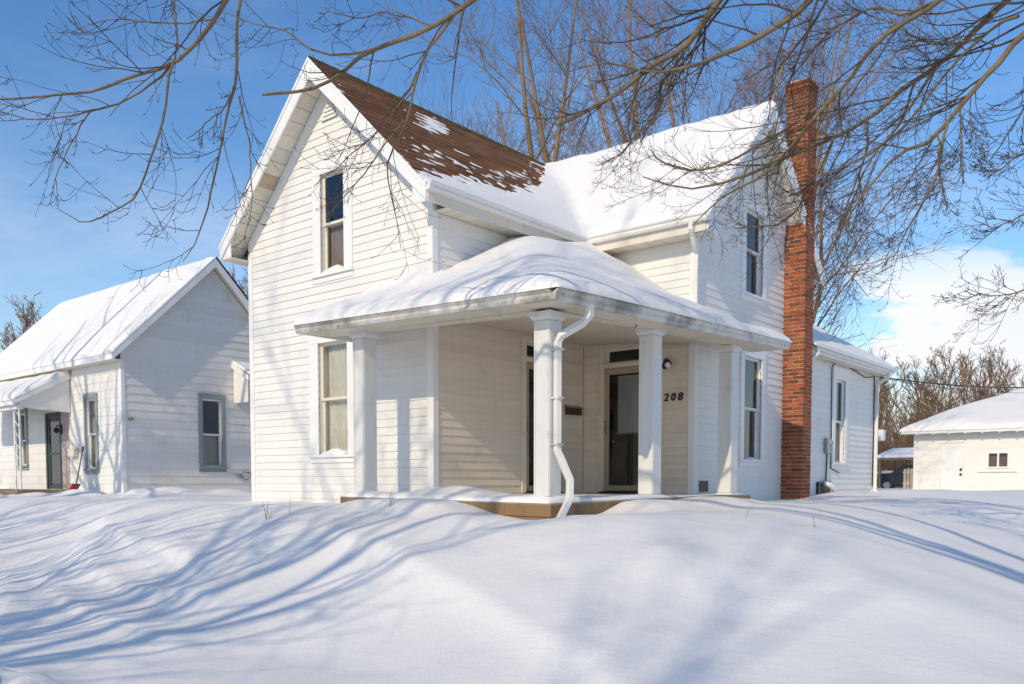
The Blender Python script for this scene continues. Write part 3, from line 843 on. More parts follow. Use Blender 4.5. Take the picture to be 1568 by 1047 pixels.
# eaves: fascia, gutters, underside
ze = lambda x, y: float(z_eave(x, y))
def eave_strip(name, mat, pts_out, pts_in, th):
    MB().hexa([(*pts_out[0][:2], pts_out[0][2] - th), (*pts_out[1][:2], pts_out[1][2] - th), (*pts_in[1][:2], pts_in[1][2] - th), (*pts_in[0][:2], pts_in[0][2] - th),
               pts_out[0], pts_out[1], pts_in[1], pts_in[0]]).build(name, mat, house)
zl, zc_, zr_ = 2.19, 2.07, 2.25
gutter((-1.30, PY + 0.11, zl + 0.01), (PX - 0.12, PY + 0.11, zc_ + 0.015), (0, -1, 0), house, 'gutter_grime', 0.12, 0.11)
gutter((PX - 0.11, PY + 0.005, zc_ + 0.01), (PX - 0.11, 4.85, zr_ + 0.02), (1, 0, 0), house, 'gutter_grime', 0.13, 0.11)
eave_strip('porch_soffit', 'beam', [(-1.28, PY + 0.12, zl - 0.085), (PX - 0.12, PY + 0.12, zc_ - 0.085)], [(-1.28, -0.98, zl - 0.075), (2.88, -0.98, zc_ - 0.075)], 0.02)
eave_strip('porch_soffit', 'beam', [(PX - 0.12, PY + 0.12, zc_ - 0.086), (PX - 0.12, 4.84, zr_ - 0.086)], [(2.87, -0.98, zc_ - 0.076), (2.87, 4.84, zr_ - 0.076)], 0.02)
MB().hexa([(-1.29, PY + 0.06, zl - 0.11), (-1.29, -0.005, zl - 0.11), (-1.26, -0.005, zl - 0.11), (-1.26, PY + 0.06, zl - 0.11),
           (-1.29, PY + 0.06, zl - 0.0), (-1.29, -0.005, zl + 0.58), (-1.26, -0.005, zl + 0.58), (-1.26, PY + 0.06, zl - 0.0)]).build('fascia', 'trim', house)
# beams
c1, c2, c3, c4 = (-0.455, -0.885, 2.08), (2.755, -0.885, 1.95), (2.755, 1.405, 2.075), (2.755, 3.755, 2.12)
def beam(a, b, w=0.09, h=0.13):
    a, b = Vector(a), Vector(b); d = (b - a).normalized(); n = Vector((-d.y, d.x, 0)).normalized() * w
    u = Vector((0, 0, h))
    MB().hexa([a - n, b - n, b + n, a + n, a - n + u, b - n + u, b + n + u, a + n + u]).build('porch_beam', 'beam', house)
beam((-1.25, -0.885, 2.105), (2.66, -0.885, 1.955))
beam((2.755, -0.79, 1.956), c3); beam((2.755, 1.41, 2.076), (2.755, 4.80, 2.15))
# ceiling planks
def z_ceil(x, y):
    w = max(min(1, max(0, x / 2.75)), min(1, max(0, -y / 0.85)))
    if y > D: w = min(1, max(0, (x - E) / 0.58))
    return 2.365 * (1 - w) + (1.99 + 0.1 * (2.75 - x) / 4 + 0.16 * (y + 1) / 5.5) * w + 0.03
y = -0.80; k = 0
cb = MB()
while y < 4.75:
    y1 = y + 0.098
    x0 = -1.24 if y1 < 0.0 else (0.025 if y1 < D - 0.02 else E + 0.025)
    for i in range(6):
        xa = x0 + (2.70 - x0) * i / 6; xb = x0 + (2.70 - x0) * (i + 1) / 6
        cb.hexa([(xa, y + 0.004, z_ceil(xa, y)), (xb, y + 0.004, z_ceil(xb, y)), (xb, y1 - 0.004, z_ceil(xb, y1)), (xa, y1 - 0.004, z_ceil(xa, y1)),
                 (xa, y, z_ceil(xa, y) + 0.012), (xb, y, z_ceil(xb, y) + 0.012), (xb, y1, z_ceil(xb, y1) + 0.012), (xa, y1, z_ceil(xa, y1) + 0.012)])
    y = y1; k += 1
tag(cb.build('ceiling_plank', 'ceiling_paint', house), kind='stuff')
# columns
def column(cx, cy, ztop, parent):
    h = 0.115
    m = MB(); m.box(cx - h, cx + h, cy - h, cy + h, -0.17, ztop - 0.10)
    o = m.build('porch_column', 'column_paint', parent, bevel=0.012)
    MB().frustum(cx, cy, -0.255, h + 0.035, -0.17, h + 0.03).build('base', 'column_paint', o, bevel=0.006)
    m = MB(); m.frustum(cx, cy, ztop - 0.10, h + 0.004, ztop - 0.055, h + 0.04); m.box(cx - h - 0.04, cx + h + 0.04, cy - h - 0.04, cy + h + 0.04, ztop - 0.055, ztop - 0.002)
    m.build('capital', 'column_paint', o, bevel=0.004)
    for i in range(2):
        s = (-1, 1)[i]
        m = MB()
        m.box(cx + s * (h - 0.022) - 0.012, cx + s * (h - 0.022) + 0.012, cy - h - 0.010, cy - h + 0.001, -0.16, ztop - 0.11)
        m.build('corner_bead', 'column_paint', o)
for c in (c1, c2, c3, c4): column(*c, house)
# porch floor: planked slab edge, slightly settled at the corner
zt = lambda x, y: -0.20 - 0.048 * max(0, 1 - math.hypot(x - 2.98, y + 1.12) / 4.2)
fl = MB()
for x0, x1, y0, y1 in ((-0.72, 2.98, -1.12, 0.0), (0.0, 2.98, 0.001, D), (E, 2.98, D + 0.001, 4.09)):
    c = [(x0, y0), (x1, y0), (x1, y1), (x0, y1)]
    fl.hexa([(x, y_, zt(x, y_) - 0.045) for x, y_ in c] + [(x, y_, zt(x, y_)) for x, y_ in c])
pf = fl.build('porch_floor', 'concrete', house)
for a, b, dz, hh, inset, mat in (((-0.72, -1.12), (2.98, -1.12), 0.012, 0.14, 0.0, 'brown_board'), ((2.98, -1.12), (2.98, 4.09), 0.012, 0.14, 0.0, 'brown_board'),
                           ((-0.72, -1.10), (2.96, -1.10), 0.155, 0.25, 0.03, 'brown_board'), ((2.96, -1.10), (2.96, 4.09), 0.155, 0.25, 0.03, 'brown_board')):
    m = MB()
    fr = (a[1] == b[1])
    n = (0, 0.03) if fr else (-0.03, 0)
    o1 = (0, -0.004) if fr else (0.004, 0)
    q = [(a[0] + o1[0], a[1] + o1[1]), (b[0] + o1[0] + (0.004 if fr else 0), b[1] + o1[1]), (b[0] + n[0], b[1] + n[1]), (a[0] + n[0], a[1] + n[1])]
    m.hexa([(x, y_, zt(x, y_) - dz - hh) for x, y_ in q] + [(x, y_, zt(x, y_) - dz) for x, y_ in q])
    m.build('floor_board', mat, pf, bevel=0.004)
MB().box(-0.725, -0.69, -1.12, -0.02, -0.36, -0.21).build('floor_board', 'brown_board', pf)
MB().box(E + 0.03, 2.98, 4.094, 4.125, -0.36, -0.21).build('floor_board', 'brown_board', pf)
# downspout of the porch gutter
ds = MB().tube([(3.27, -0.78, 1.99), (3.27, -0.78, 1.88), (3.20, -0.82, 1.79), (2.97, -0.92, 1.66), (2.93, -0.93, 1.58), (2.93, -0.93, 0.36), (2.96, -0.91, 0.28), (3.06, -0.86, 0.02), (3.07, -0.88, -0.18), (3.08, -0.95, -0.26), (3.20, -1.27, -0.44)], 0.052, 4)
dso = ds.build('downspout', 'gutter', house, bevel=0.008)
for z in (1.50, 0.95, 0.42):
    MB().box(2.87, 2.985, -0.985, -0.875, z, z + 0.02).build('strap', 'gutter_grime', dso)
for y_ in (-0.35, 0.75):
    MB().tube([(2.86, y_, 2.05), (2.92, y_, 2.03), (2.935, y_, 2.0), (2.90, y_, 1.985)], 0.007, 6).build('hook', 'black_metal', house)
# doors
def door(M, o, tr, parent, shade=True, hinge=1):
    s0, s1, z0, z1 = o
    fr = MB()
    fr.boxm(M, s0 - 0.115, s0, z0 - 0.02, tr[3] + 0.10, 0, 0.032); fr.boxm(M, s1, s1 + 0.115, z0 - 0.02, tr[3] + 0.10, 0, 0.032)
    fr.boxm(M, s0, s1, tr[3], tr[3] + 0.10, 0, 0.031); fr.boxm(M, s0 - 0.001, s1 + 0.001, z1, tr[2], -0.1, 0.05)
    d = fr.build('door', 'siding_old', parent, bevel=0.004)
    t = MB()
    t.boxm(M, s0, s0 + 0.07, tr[2], tr[3], -0.06, -0.02); t.boxm(M, s1 - 0.07, s1, tr[2], tr[3], -0.06, -0.02)
    t.boxm(M, s0 + 0.07, s1 - 0.07, tr[2], tr[2] + 0.035, -0.06, -0.02); t.boxm(M, s0 + 0.07, s1 - 0.07, tr[3] - 0.035, tr[3], -0.06, -0.02)
    t.build('transom_frame', 'siding_old', d, bevel=0.003)
    MB().face_verts([M(s0 + 0.07, tr[2] + 0.03, -0.04), M(s1 - 0.07, tr[2] + 0.03, -0.04), M(s1 - 0.07, tr[3] - 0.03, -0.04), M(s0 + 0.07, tr[3] - 0.03, -0.04)], [(0, 1, 2, 3)]).build('transom_pane', 'glass', d, fix=False)
    st = MB()
    a, b = s0 + 0.004, s1 - 0.004
    st.boxm(M, a, a + 0.085, z0 + 0.01, z1 - 0.004, -0.03, 0.012); st.boxm(M, b - 0.085, b, z0 + 0.01, z1 - 0.004, -0.03, 0.012)
    st.boxm(M, a + 0.085, b - 0.085, z1 - 0.11, z1 - 0.004, -0.03, 0.012); st.boxm(M, a + 0.085, b - 0.085, z0 + 0.01, z0 + 0.10, -0.03, 0.012)
    st.build('storm_door', 'tan_metal', d, bevel=0.004)
    MB().face_verts([M(a + 0.08, z0 + 0.09, -0.008), M(b - 0.08, z0 + 0.09, -0.008), M(b - 0.08, z1 - 0.1, -0.008), M(a + 0.08, z1 - 0.1, -0.008)], [(0, 1, 2, 3)]).build('storm_pane', 'glass', d, fix=False)
    MB().boxm(M, s0, s1, z0, z1, -0.135, -0.11).build('door_leaf', 'dark_brown', d)
    if shade:
        MB().boxm(M, a + 0.20, b - 0.10, z1 - 1.10, z1 - 0.13, -0.106, -0.10).build('window_shade', 'shade_grey', d)
        MB().boxm(M, a + 0.19, b - 0.09, z1 - 1.13, z1 - 1.10, -0.106, -0.09).build('shade_hem', 'tan_metal', d)
    h = MB().boxm(M, a + 0.012, a + 0.045, z0 + 0.98, z0 + 1.16, 0.012, 0.020)
    h.tube([M(a + 0.028, z0 + 1.02, 0.02), M(a + 0.028, z0 + 1.02, 0.05), M(a + 0.028, z0 + 1.12, 0.05), M(a + 0.028, z0 + 1.12, 0.02)], 0.008, 6)
    h.sphere(M(a + 0.03, z0 + 1.20, 0.02), 0.018)
    h.build('handle', 'brass', d)
    MB().sphere(M(a + 0.14, z0 + 0.86, -0.085), 0.026, nu=14, nv=10).build('knob', 'white_plastic', d, smooth=True)
    MB().boxm(M, s0 - 0.05, s1 + 0.05, z0 - 0.05, z0, -0.1, 0.09).build('threshold', 'dark_brown', d)
door(MD, opD[0], opD[1], house)
door(MS, opS[0], opS[1], house, shade=False)
# letter box, lamp, house numbers
m = MB(); m.boxm(MS, 3.16, 3.56, 1.16, 1.30, 0.02, 0.10)
lb = m.build('letter_box', 'dark_brown', house, bevel=0.008)
MB().hexa([MS(3.145, 1.275, 0.118), MS(3.575, 1.275, 0.118), MS(3.575, 1.285, 0.02), MS(3.145, 1.285, 0.02), MS(3.145, 1.29, 0.118), MS(3.575, 1.29, 0.118), MS(3.575, 1.325, 0.02), MS(3.145, 1.325, 0.02)]).build('lid', 'brass', lb)
m = MB(); m.tube([(1.66, D - 0.02, 1.90), (1.66, D - 0.035, 1.90)], 0.055, 14); m.tube([(1.66, D - 0.03, 1.90), (1.70, D - 0.09, 1.91), (1.75, D - 0.12, 1.93)], 0.016, 8)
m.tube([(1.72, D - 0.10, 1.97), (1.775, D - 0.15, 1.93), (1.80, D - 0.175, 1.90)], [0.045, 0.06, 0.064], 14)
la = m.build('wall_lamp', 'black_metal', house, smooth=False)
MB().sphere((1.797, D - 0.172, 1.893), 0.05, nu=14, nv=10).build('bulb', 'white_plastic', la, smooth=True)
dg = bpy.context.evaluated_depsgraph_get()
for ch, x in (('2', 1.645), ('0', 1.775), ('8', 1.905)):
    cu = bpy.data.curves.new('digit', 'FONT'); cu.body = ch; cu.size = 0.175; cu.extrude = 0.006; cu.shear = 0.18; cu.offset = 0.0035
    tmp = bpy.data.objects.new('digit_src', cu); COL.objects.link(tmp)
    bpy.context.view_layer.update()
    me = bpy.data.meshes.new_from_object(tmp.evaluated_get(bpy.context.evaluated_depsgraph_get()))
    bpy.data.objects.remove(tmp, do_unlink=True)
    me.transform(Matrix.Translation((x, D - 0.034, 1.325)) @ Matrix.Rotation(R(90), 4, 'X'))
    me.materials.clear(); me.materials.append(MATS['black_metal'])
    link(bpy.data.objects.new('house_number_digit', me), house)['label'] = 'black house number digit ' + ch
m = MB()
for i in range(4): m.boxm(ME, 3.92, 4.18, -0.14 + i * 0.035, -0.118 + i * 0.035, 0.02, 0.03)
MB().boxm(ME, 3.9, 4.2, -0.16, 0.02, 0.018, 0.024).build('crawl_vent', 'black_metal', house)

# ------------------------------------------------------------------ chimney
cx0, cx1, cy0, cy1 = E + 0.005, E + 0.425, 7.20, 7.62
m = MB().box(cx0 + 0.006, cx1 - 0.006, cy0 + 0.006, cy1 - 0.006, -0.6, 7.46)
ch = m.build('chimney', 'mortar', house)
bz = 0.0725; rngb = random.Random(11)
rest = MB(); cnt = 0
k = 0; z = -0.45
while z < 7.44:
    out = 0.012 * max(0, min(2, (z - 7.16) / 0.075)) if z > 7.16 else 0.0
    X0, X1, Y0, Y1 = cx0 - out, cx1 + out, cy0 - out, cy1 + out
    h = bz - 0.015
    seq = [(0, 0.5), (0.5, 1)] if k % 2 else [(0, 0.26), (0.26, 0.78), (0.78, 1)]
    for a, b in seq:
        j = rngb.uniform(-0.004, 0.004)
        xa, xb = X0 + (X1 - X0) * a + (0.005 if a else 0), X0 + (X1 - X0) * b - (0.005 if b < 1 else 0)
        m = MB().box(xa, xb, Y0 + j, Y0 + 0.095, z, z + h)
        if z > -0.4 and cnt < 292 and z < 7.5:
            m.build('brick', 'brick', ch); cnt += 1
        else: rest.face_verts(m.v, m.f)
    for face in ('x1', 'y1', 'x0'):
        for a, b in [(0.24, 0.6), (0.6, 1)] if k % 2 else [(0.24, 0.5), (0.5, 0.99)]:
            j = rngb.uniform(-0.004, 0.004)
            if face == 'x1': rest.box(X1 - 0.09, X1 + j, Y0 + (Y1 - Y0) * a + 0.005, Y0 + (Y1 - Y0) * b - 0.005, z, z + h)
            elif face == 'x0' and z > 3: rest.box(X0 + j, X0 + 0.09, Y0 + (Y1 - Y0) * a + 0.005, Y0 + (Y1 - Y0) * b - 0.005, z, z + h)
            elif face == 'y1': rest.box(X0 + (X1 - X0) * a * 0.6, X0 + (X1 - X0) * b - 0.005, Y1 - 0.09, Y1 - 0.002 + j, z, z + h)
    z += bz; k += 1
tag(rest.build('brickwork', 'brick', ch, fix=False), kind='stuff')
m = MB(); 
for i in range(9):
    m.sphere((cx0 + 0.06 + 0.3 * rngb.random(), cy0 + 0.06 + 0.3 * rngb.random(), 7.46), 0.09, 0.08, 0.05, 8, 6)
m.build('mortar_crown', 'mortar', ch, smooth=True)

# ------------------------------------------------------------------ rear wing trim
ZX = 2.70
for sg in (1, -1):
    xe = 0.0 + sg * 2.48
    q = [(0.0, D + G + 0.01, 4.22), (xe, D + G + 0.01, ZX), (xe, YX + 0.25, ZX), (0.0, YX + 0.25, 4.22)]
    MB().slab(q, 0.06).build('roof', 'roof_deck', house)
MB().box(E + 0.03, 2.46, D + G + 0.15, YX + 0.2, ZX - 0.16, ZX - 0.14).build('soffit', 'soffit', house)
MB().box(2.46, 2.48, D + G + 0.15, YX + 0.22, ZX - 0.17, ZX - 0.03).build('fascia', 'trim', house)
MB().prism([(E + 0.0, YX + 0.24, ZX - 0.16), (2.47, YX + 0.24, ZX - 0.16), (2.47, YX + 0.24, ZX), (0, YX + 0.24, 4.20), (0, YX + 0.24, 3.95)], (0, 0.025, 0)).build('rake_board', 'trim', house)
gutter((2.482, D + G + 0.2, ZX + 0.0), (2.482, YX + 0.22, ZX - 0.01), (1, 0, 0), house, 'gutter', 0.12, 0.11)
MB().tube([(2.54, YX - 0.05, ZX - 0.12), (2.54, YX - 0.05, ZX - 0.2), (2.27, YX - 0.04, ZX - 0.36), (2.25, YX - 0.04, ZX - 0.45), (2.25, YX - 0.04, -0.2), (2.40, YX - 0.04, -0.36)], 0.05, 4).build('downspout', 'gutter', house, bevel=0.006)
MB().tube([(2.54, D + G + 0.28, ZX - 0.11), (2.54, D + G + 0.28, ZX - 0.2), (2.45, D + G + 0.1, ZX - 0.33), (2.3, D + G - 0.02, ZX - 0.36)], 0.045, 6).build('downspout', 'gutter', house, bevel=0.004)
# cables, meter and vent on the rear wing
cb1 = [(2.22, 12.55, 2.50), (2.215, 11.9, 2.42), (2.215, 11.1, 2.52), (2.215, 10.5, 2.58), (2.22, 9.95, 2.56), (2.215, 9.74, 2.44), (2.215, 9.76, 1.0), (2.215, 9.78, 0.30), (2.215, 10.3, 0.20)]
MB().tube(cb1, 0.011, 6).build('cable', 'cable', house, smooth=True)
MB().tube([(2.215, 12.56, 2.5), (2.225, 12.52, 1.2), (2.215, 12.55, -0.1)], 0.013, 6).build('cable', 'cable', house, smooth=True)
MB().tube([(2.23, 9.50, 0.62), (2.225, 9.49, 0.2), (2.225, 9.44, -0.12)], 0.016, 6).build('conduit', 'cable', house, smooth=True)
m = MB().box(2.20, 2.30, 9.40, 9.60, 0.60, 0.92); m.tube([(2.29, 9.5, 0.82), (2.34, 9.5, 0.82)], 0.065, 14)
m.build('electric_meter', 'grey_metal', house, bevel=0.01)
m = MB().box(2.195, 2.235, 9.02, 9.72, -0.26, 0.0)
v = m.build('wall_vent', 'black_metal', house)
MB().tube([(2.22, 9.05, -0.26), (2.24, 9.05, -0.03), (2.24, 9.3, 0.01), (2.24, 9.72, 0.01), (2.24, 9.72, -0.2)], 0.018, 6).build('frame', 'blue_trim', v)
MB().tube([(2.235, 9.30, -0.02), (2.34, 9.38, -0.06), (2.40, 9.52, -0.14), (2.36, 9.66, -0.22)], [0.05, 0.06, 0.065, 0.06], 10).build('hose', 'white_plastic', v, smooth=True)

# ------------------------------------------------------------------ snow on the house
def rnd_edge(e, r): 
    t = 1 - np.clip(e / r, 0, 1)
    return np.sqrt(np.clip(1 - t * t, 0, 1))
def house_snow():
    xs = np.concatenate([np.arange(-WA / 2 - 0.06, XE + 0.10, 0.030), np.arange(XE + 0.115, E + OB + 0.06, 0.05)])
    ys = np.concatenate([np.arange(-OA - 0.02, D - YE - 0.02, 0.032), np.arange(D - YE - 0.005, YB + 0.45, 0.045)])
    def parts(X, Y):
        a = ZRA - SA * (X + WA / 2); b = ZRB - SB * np.abs(Y - YB)
        xb = np.interp(Y, [-0.4, 0.3, 1.0, 2.0, 2.9, 3.8, 5.5, 5.7], [0.05, -0.12, -0.34, -0.45, -0.72, -1.15, -2.25, -2.6])
        s1 = X - xb
        rag = 0.60 * vnoise(X / 0.075, Y / 0.30, 11) + 0.45 * vnoise(X / 0.06, Y / 0.11, 12) + 0.45 * vnoise(X / 0.3, Y / 0.8, 14)
        ta = 0.045 * np.tanh((s1 + 0.32 * rag) / 0.12) + 0.095 * sstep((s1 - 0.05) / 0.55)
        el = 1 - ((X + 1.78 + 0.35 * (Y - 1.75)) / 0.26) ** 2 - ((Y - 1.78) / 0.62) ** 2
        pa = 0.030 * np.clip((el + 1.2 * rag) * 1.2, -1, 1)
        ta = np.maximum(ta, pa)
        sc = 1.15 * vnoise(X / 0.065, Y / 0.15, 15) + vnoise(X / 0.4, Y / 0.7, 16) * 0.6
        ta = np.maximum(ta, 0.022 * np.clip((sc - 0.56 + 0.50 * np.exp(-((s1 + 0.28) / 0.30) ** 2)) * 4, -1, 1))
        tb = 0.125 + 0.08 * vnoise(X / 0.9, Y / 0.9, 13) + 0.035 * vnoise(X / 0.3, Y / 0.3, 17) + 0.012 * vnoise(X / 0.12, Y / 0.12, 18)
        return a, b, ta, tb
    def top(X, Y):
        a, b, ta, tb = parts(X, Y)
        e = np.minimum(np.where(Y < D - YE, XE + 0.1 - X, 9), np.where(X > XE + 0.1, np.minimum(Y - (D - YE - 0.02), E + OB + 0.05 - X), 9))
        e = np.minimum(e, np.where(Y < 1, Y + OA + 0.02, 9))
        r = 0.35 + 0.65 * rnd_edge(np.maximum(e, 0), 0.16)
        za_, zb_ = a + ta * r, b + tb * r
        k = 0.20
        h = np.clip(0.5 + 0.5 * (za_ - zb_) / k, 0, 1)
        z = za_ * h + zb_ * (1 - h) + k * h * (1 - h)
        cap = ZRB + 0.14 - 0.6 * np.clip(np.abs(Y - YB) - 0.0, 0, 1) ** 2 * 3
        over = np.abs(Y - YB) < 0.22
        return np.where(over, np.minimum(z, cap), z)
    def bot(X, Y):
        return np.maximum(ZRA - SA * (X + WA / 2), ZRB - SB * np.abs(Y - YB)) + 0.010
    def mask(X, Y):
        a, b, ta, tb = parts(X, Y)
        inside = ((X < XE + 0.10) | (Y > D - YE - 0.02)) & (X < E + OB + 0.05)
        bare = (ta < 0.008) & (a > b + tb - 0.02)
        return inside & ~bare & ((X > -WA / 2 + 0.02) | (Y > 5.3))
    o = snow_field('roof_snow', xs, ys, top, bot, mask)
    tag(o, 'thick snow filling the valley of the main house roof, ragged at the bare brown shingles', 'snow', kind='stuff')
house_snow()
def porch_snow_roof():
    xs = np.unique(np.concatenate([np.arange(-1.33, 0.0, 0.05), np.arange(0, E, 0.05), np.arange(E, PX + 0.02, 0.05), [PX + 0.015]]))
    ys = np.unique(np.concatenate([np.arange(PY - 0.015, 0.0, 0.05), np.arange(0, D, 0.05), np.arange(D, 4.87, 0.05)]))
    def top(X, Y):
        z = z_porch(X, Y)
        k = 0.2
        f1 = np.clip((X + 1.30) / 4.62, 0, 1); f2 = np.clip((Y + 1.45) / 6.3, 0, 1)
        fr = 2.19 - 0.12 * f1 + SP * (Y - PY); ri = 2.07 + 0.18 * f2 ** 0.8 + SP * (PX - X)
        h = np.clip(0.5 + 0.5 * (ri - fr) / k, 0, 1)
        z = fr * h + ri * (1 - h) - k * h * (1 - h) * 0.8
        t = 0.13 + 0.06 * vnoise(X / 0.9, Y / 1.3, 21) + 0.04 * vnoise(X / 0.35, Y / 0.8, 22)
        t = t + 0.26 * gauss(X, Y, 0.45, 2.6, 1.1, 1.4) + 0.20 * gauss(X, Y, 0.2, 3.5, 1.0, 0.6)
        t = t + 0.10 * sstep((Y + 0.55) / 0.5) * sstep((0.15 - X) / 0.3) * sstep((X + 1.5) / 0.8) * (Y < 0.2)
        t = t - 0.08 * gauss(X, Y, 2.6, 4.4, 0.7, 1.0)
        lay = 0.022 * np.sin(22 * (X * 0.25 - Y * 0.08 + 0.25 * vnoise(X / 0.8, Y / 0.8, 24)))
        t = t + lay * sstep((Y - 0.2) / 1.0)
        e = np.minimum(np.minimum(PX + 0.02 - X, Y - PY + 0.02), np.minimum(X + 1.34, 4.88 - Y))
        e = e + 0.05 * vnoise(X / 0.22, Y / 0.22, 23)
        return z + t * (0.18 + 0.82 * rnd_edge(np.maximum(e, 0), 0.34))
    def mask(X, Y): return ~(((X < 0) & (Y > 0)) | ((X < E) & (Y > D)))
    o = snow_field('porch_roof_snow', xs, ys, top, lambda X, Y: z_porch(X, Y) + 0.004, mask)
    tag(o, 'wind-packed snow heaped on the hipped porch roof', 'snow', kind='stuff')
porch_snow_roof()
def rear_snow():
    xs = np.arange(-0.05, 2.60, 0.06); ys = np.arange(D + G + 0.02, YX + 0.32, 0.08)
    zr = lambda X, Y: 4.22 - (4.22 - ZX) / 2.48 * np.abs(X)
    def top(X, Y):
        e = np.minimum(2.60 - X, YX + 0.32 - Y) 
        return zr(X, Y) + (0.11 + 0.04 * vnoise(X / 0.8, Y / 0.8, 31)) * (0.2 + 0.8 * rnd_edge(np.maximum(e, 0), 0.3))
    o = snow_field('rear_roof_snow', xs, ys, top, lambda X, Y: zr(X, Y) + 0.004, lambda X, Y: X < 2.59)
    tag(o, 'snow blanket on the low rear wing roof behind the chimney', 'snow', kind='stuff')
rear_snow()
def floor_snow():
    xs = np.arange(-0.70, 2.99, 0.05); ys = np.arange(-1.13, 4.09, 0.05)
    ztv = lambda X, Y: -0.20 - 0.048 * np.maximum(0, 1 - np.hypot(X - 2.98, Y + 1.12) / 4.2)
    def top(X, Y):
        t = 0.045 + 0.03 * vnoise(X / 0.7, Y / 0.7, 41)
        t = t + 0.13 * gauss(X, Y, 1.0, -0.55, 0.8, 0.4) + 0.05 * gauss(X, Y, 2.7, -0.8, 0.35, 0.35) + 0.05 * gauss(X, Y, -0.45, -0.9, 0.25, 0.25)
        t = t * (0.25 + 0.75 * sstep((1.7 - np.maximum(Y, 0)) / 1.4 + 0.7 * sstep((X - 1.4) / 1.0)))
        e = np.minimum(np.minimum(2.99 - X, Y + 1.13), np.minimum(X + 0.71, 4.10 - Y))
        return ztv(X, Y) + t * (0.15 + 0.85 * rnd_edge(np.maximum(e, 0), 0.15))
    mask = lambda X, Y: ~(((X < 0) & (Y > 0)) | ((X < E) & (Y > D))) & ~((Y > 2.6) & (X < 1.7)) 
    o = snow_field('porch_floor_snow', xs, ys, top, lambda X, Y: ztv(X, Y) + 0.003, mask)
    tag(o, 'drifted snow lying on the porch floor between the posts', 'snow', kind='stuff')
floor_snow()
# ------------------------------------------------------------------ neighbouring house
NX, NY, NL = -10.76, 0.71, -19.0
NYR, NZR, NZE = 3.0, 5.50, 2.93
NYB = 2 * NYR - NY
rn_ = random.Random(21)
nb = thing('neighbour_house', (-15, 3, -0.4), 'single-storey white house with blue-grey window trim and small front porch', 'house')
MN = lambda s, z, d: (s, NY - d, z)
MG = lambda s, z, d: (NX + d, s, z)
nsl = (NZR - NZE) / (NYR - NY + 0.3)
nz_at = lambda y: NZR - nsl * abs(y - NYR)
opN = [(-12.56, -12.02, 0.32, 2.0), (-16.62, -16.10, 0.45, 1.85), (-14.80, -14.02, -0.18, 1.72)]
pN = [(NL, -0.5), (NX, -0.5), (NX, nz_at(NY) - 0.14), (NL, nz_at(NY) - 0.14)]
wn1 = wall('wall', MN, pN, opN, nb, 'siding_nb')
siding(MN, [(NL, -0.5), (NX - 0.08, -0.5), (NX - 0.08, nz_at(NY) - 0.16), (NL, nz_at(NY) - 0.16)], opN, wn1, -0.45, 0.20, rn_, 'siding', 'siding_shingle', 0.016, piece=0.81)
opG = [(2.70, 3.24, 0.38, 2.06)]
pG = [(NY, -0.5), (NYB, -0.5), (NYB, nz_at(NY) - 0.14), (NYR, NZR - 0.14), (NY, nz_at(NY) - 0.14)]
wn2 = wall('wall', MG, pG, opG, nb, 'siding_nb')
siding(MG, [(NY + 0.06, -0.5), (NYB, -0.5), (NYB, nz_at(NY) - 0.16), (NYR, NZR - 0.16), (NY + 0.06, nz_at(NY + 0.06) - 0.16)], opG, wn2, -0.42, 0.19, rn_, 'siding_nb', proud=0.024)
mb = MB(); mb.box(NL, NL + 0.14, NY, NYB, -0.5, 2.8); mb.box(NL, NX - 0.01, NYB - 0.14, NYB - 0.005, -0.5, 2.9); mb.build('wall', 'siding_nb', nb)
MB().boxm(MN, NX - 0.08, NX + 0.026, -0.5, nz_at(NY) - 0.2, 0, 0.026).build('corner_board', 'trim', nb)
MB().boxm(MG, NY + 0.001, NY + 0.06, -0.5, nz_at(NY) - 0.2, 0, 0.028).build('corner_board', 'trim', nb)
window(MN, opN[0], nb, 0.085, 0.12, 'blue_trim', 'sash', 'curtain_pale', rail=1.15)
window(MN, opN[1], nb, 0.085, 0.12, 'blue_trim', 'sash', 'curtain_pale', rail=1.12)
window(MG, opG[0], nb, 0.10, 0.12, 'blue_trim', 'sash', 'curtain_pale', rail=1.18, lowfrac=0.45)
# door
d = MB(); s0, s1, z0, z1 = opN[2]
d.boxm(MN, s0 - 0.09, s0, z0, z1, 0, 0.03); d.boxm(MN, s1, s1 + 0.09, z0, z1, 0, 0.03); d.boxm(MN, s0 - 0.09, s1 + 0.09, z1, z1 + 0.05, 0, 0.032)
dn = d.build('door', 'green_trim', nb)
m = MB(); m.boxm(MN, s0, s0 + 0.09, z0, z1, -0.04, 0); m.boxm(MN, s1 - 0.09, s1, z0, z1, -0.04, 0); m.boxm(MN, s0 + 0.09, s1 - 0.09, z1 - 0.1, z1, -0.04, 0); m.boxm(MN, s0 + 0.09, s1 - 0.09, z0, z0 + 0.1, -0.04, 0); m.boxm(MN, s0 + 0.09, s1 - 0.09, 0.70, 0.76, -0.04, 0)
m.build('storm_door', 'green_trim', dn)
MB().boxm(MN, s0 + 0.05, s1 - 0.05, z0 + 0.05, z1 - 0.05, -0.022, -0.02).build('pane', 'glass', dn)
MB().boxm(MN, s0, s1, z0, z1, -0.12, -0.09).build('door_leaf', 'curtain_pale', dn)
MB().boxm(MN, s1 + 0.09, s1 + 0.50, -0.2, 1.75, 0.0, 0.028).build('panel', 'pink_panel', nb)
m = MB().boxm(MN, s1 + 0.04, s1 + 0.16, 1.20, 1.44, 0.03, 0.07); m.sphere(MN(s1 + 0.10, 1.30, 0.15), 0.07)
m.tube([MN(s1 + 0.10, 1.40, 0.05), MN(s1 + 0.10, 1.43, 0.12), MN(s1 + 0.10, 1.38, 0.15)], 0.015, 6)
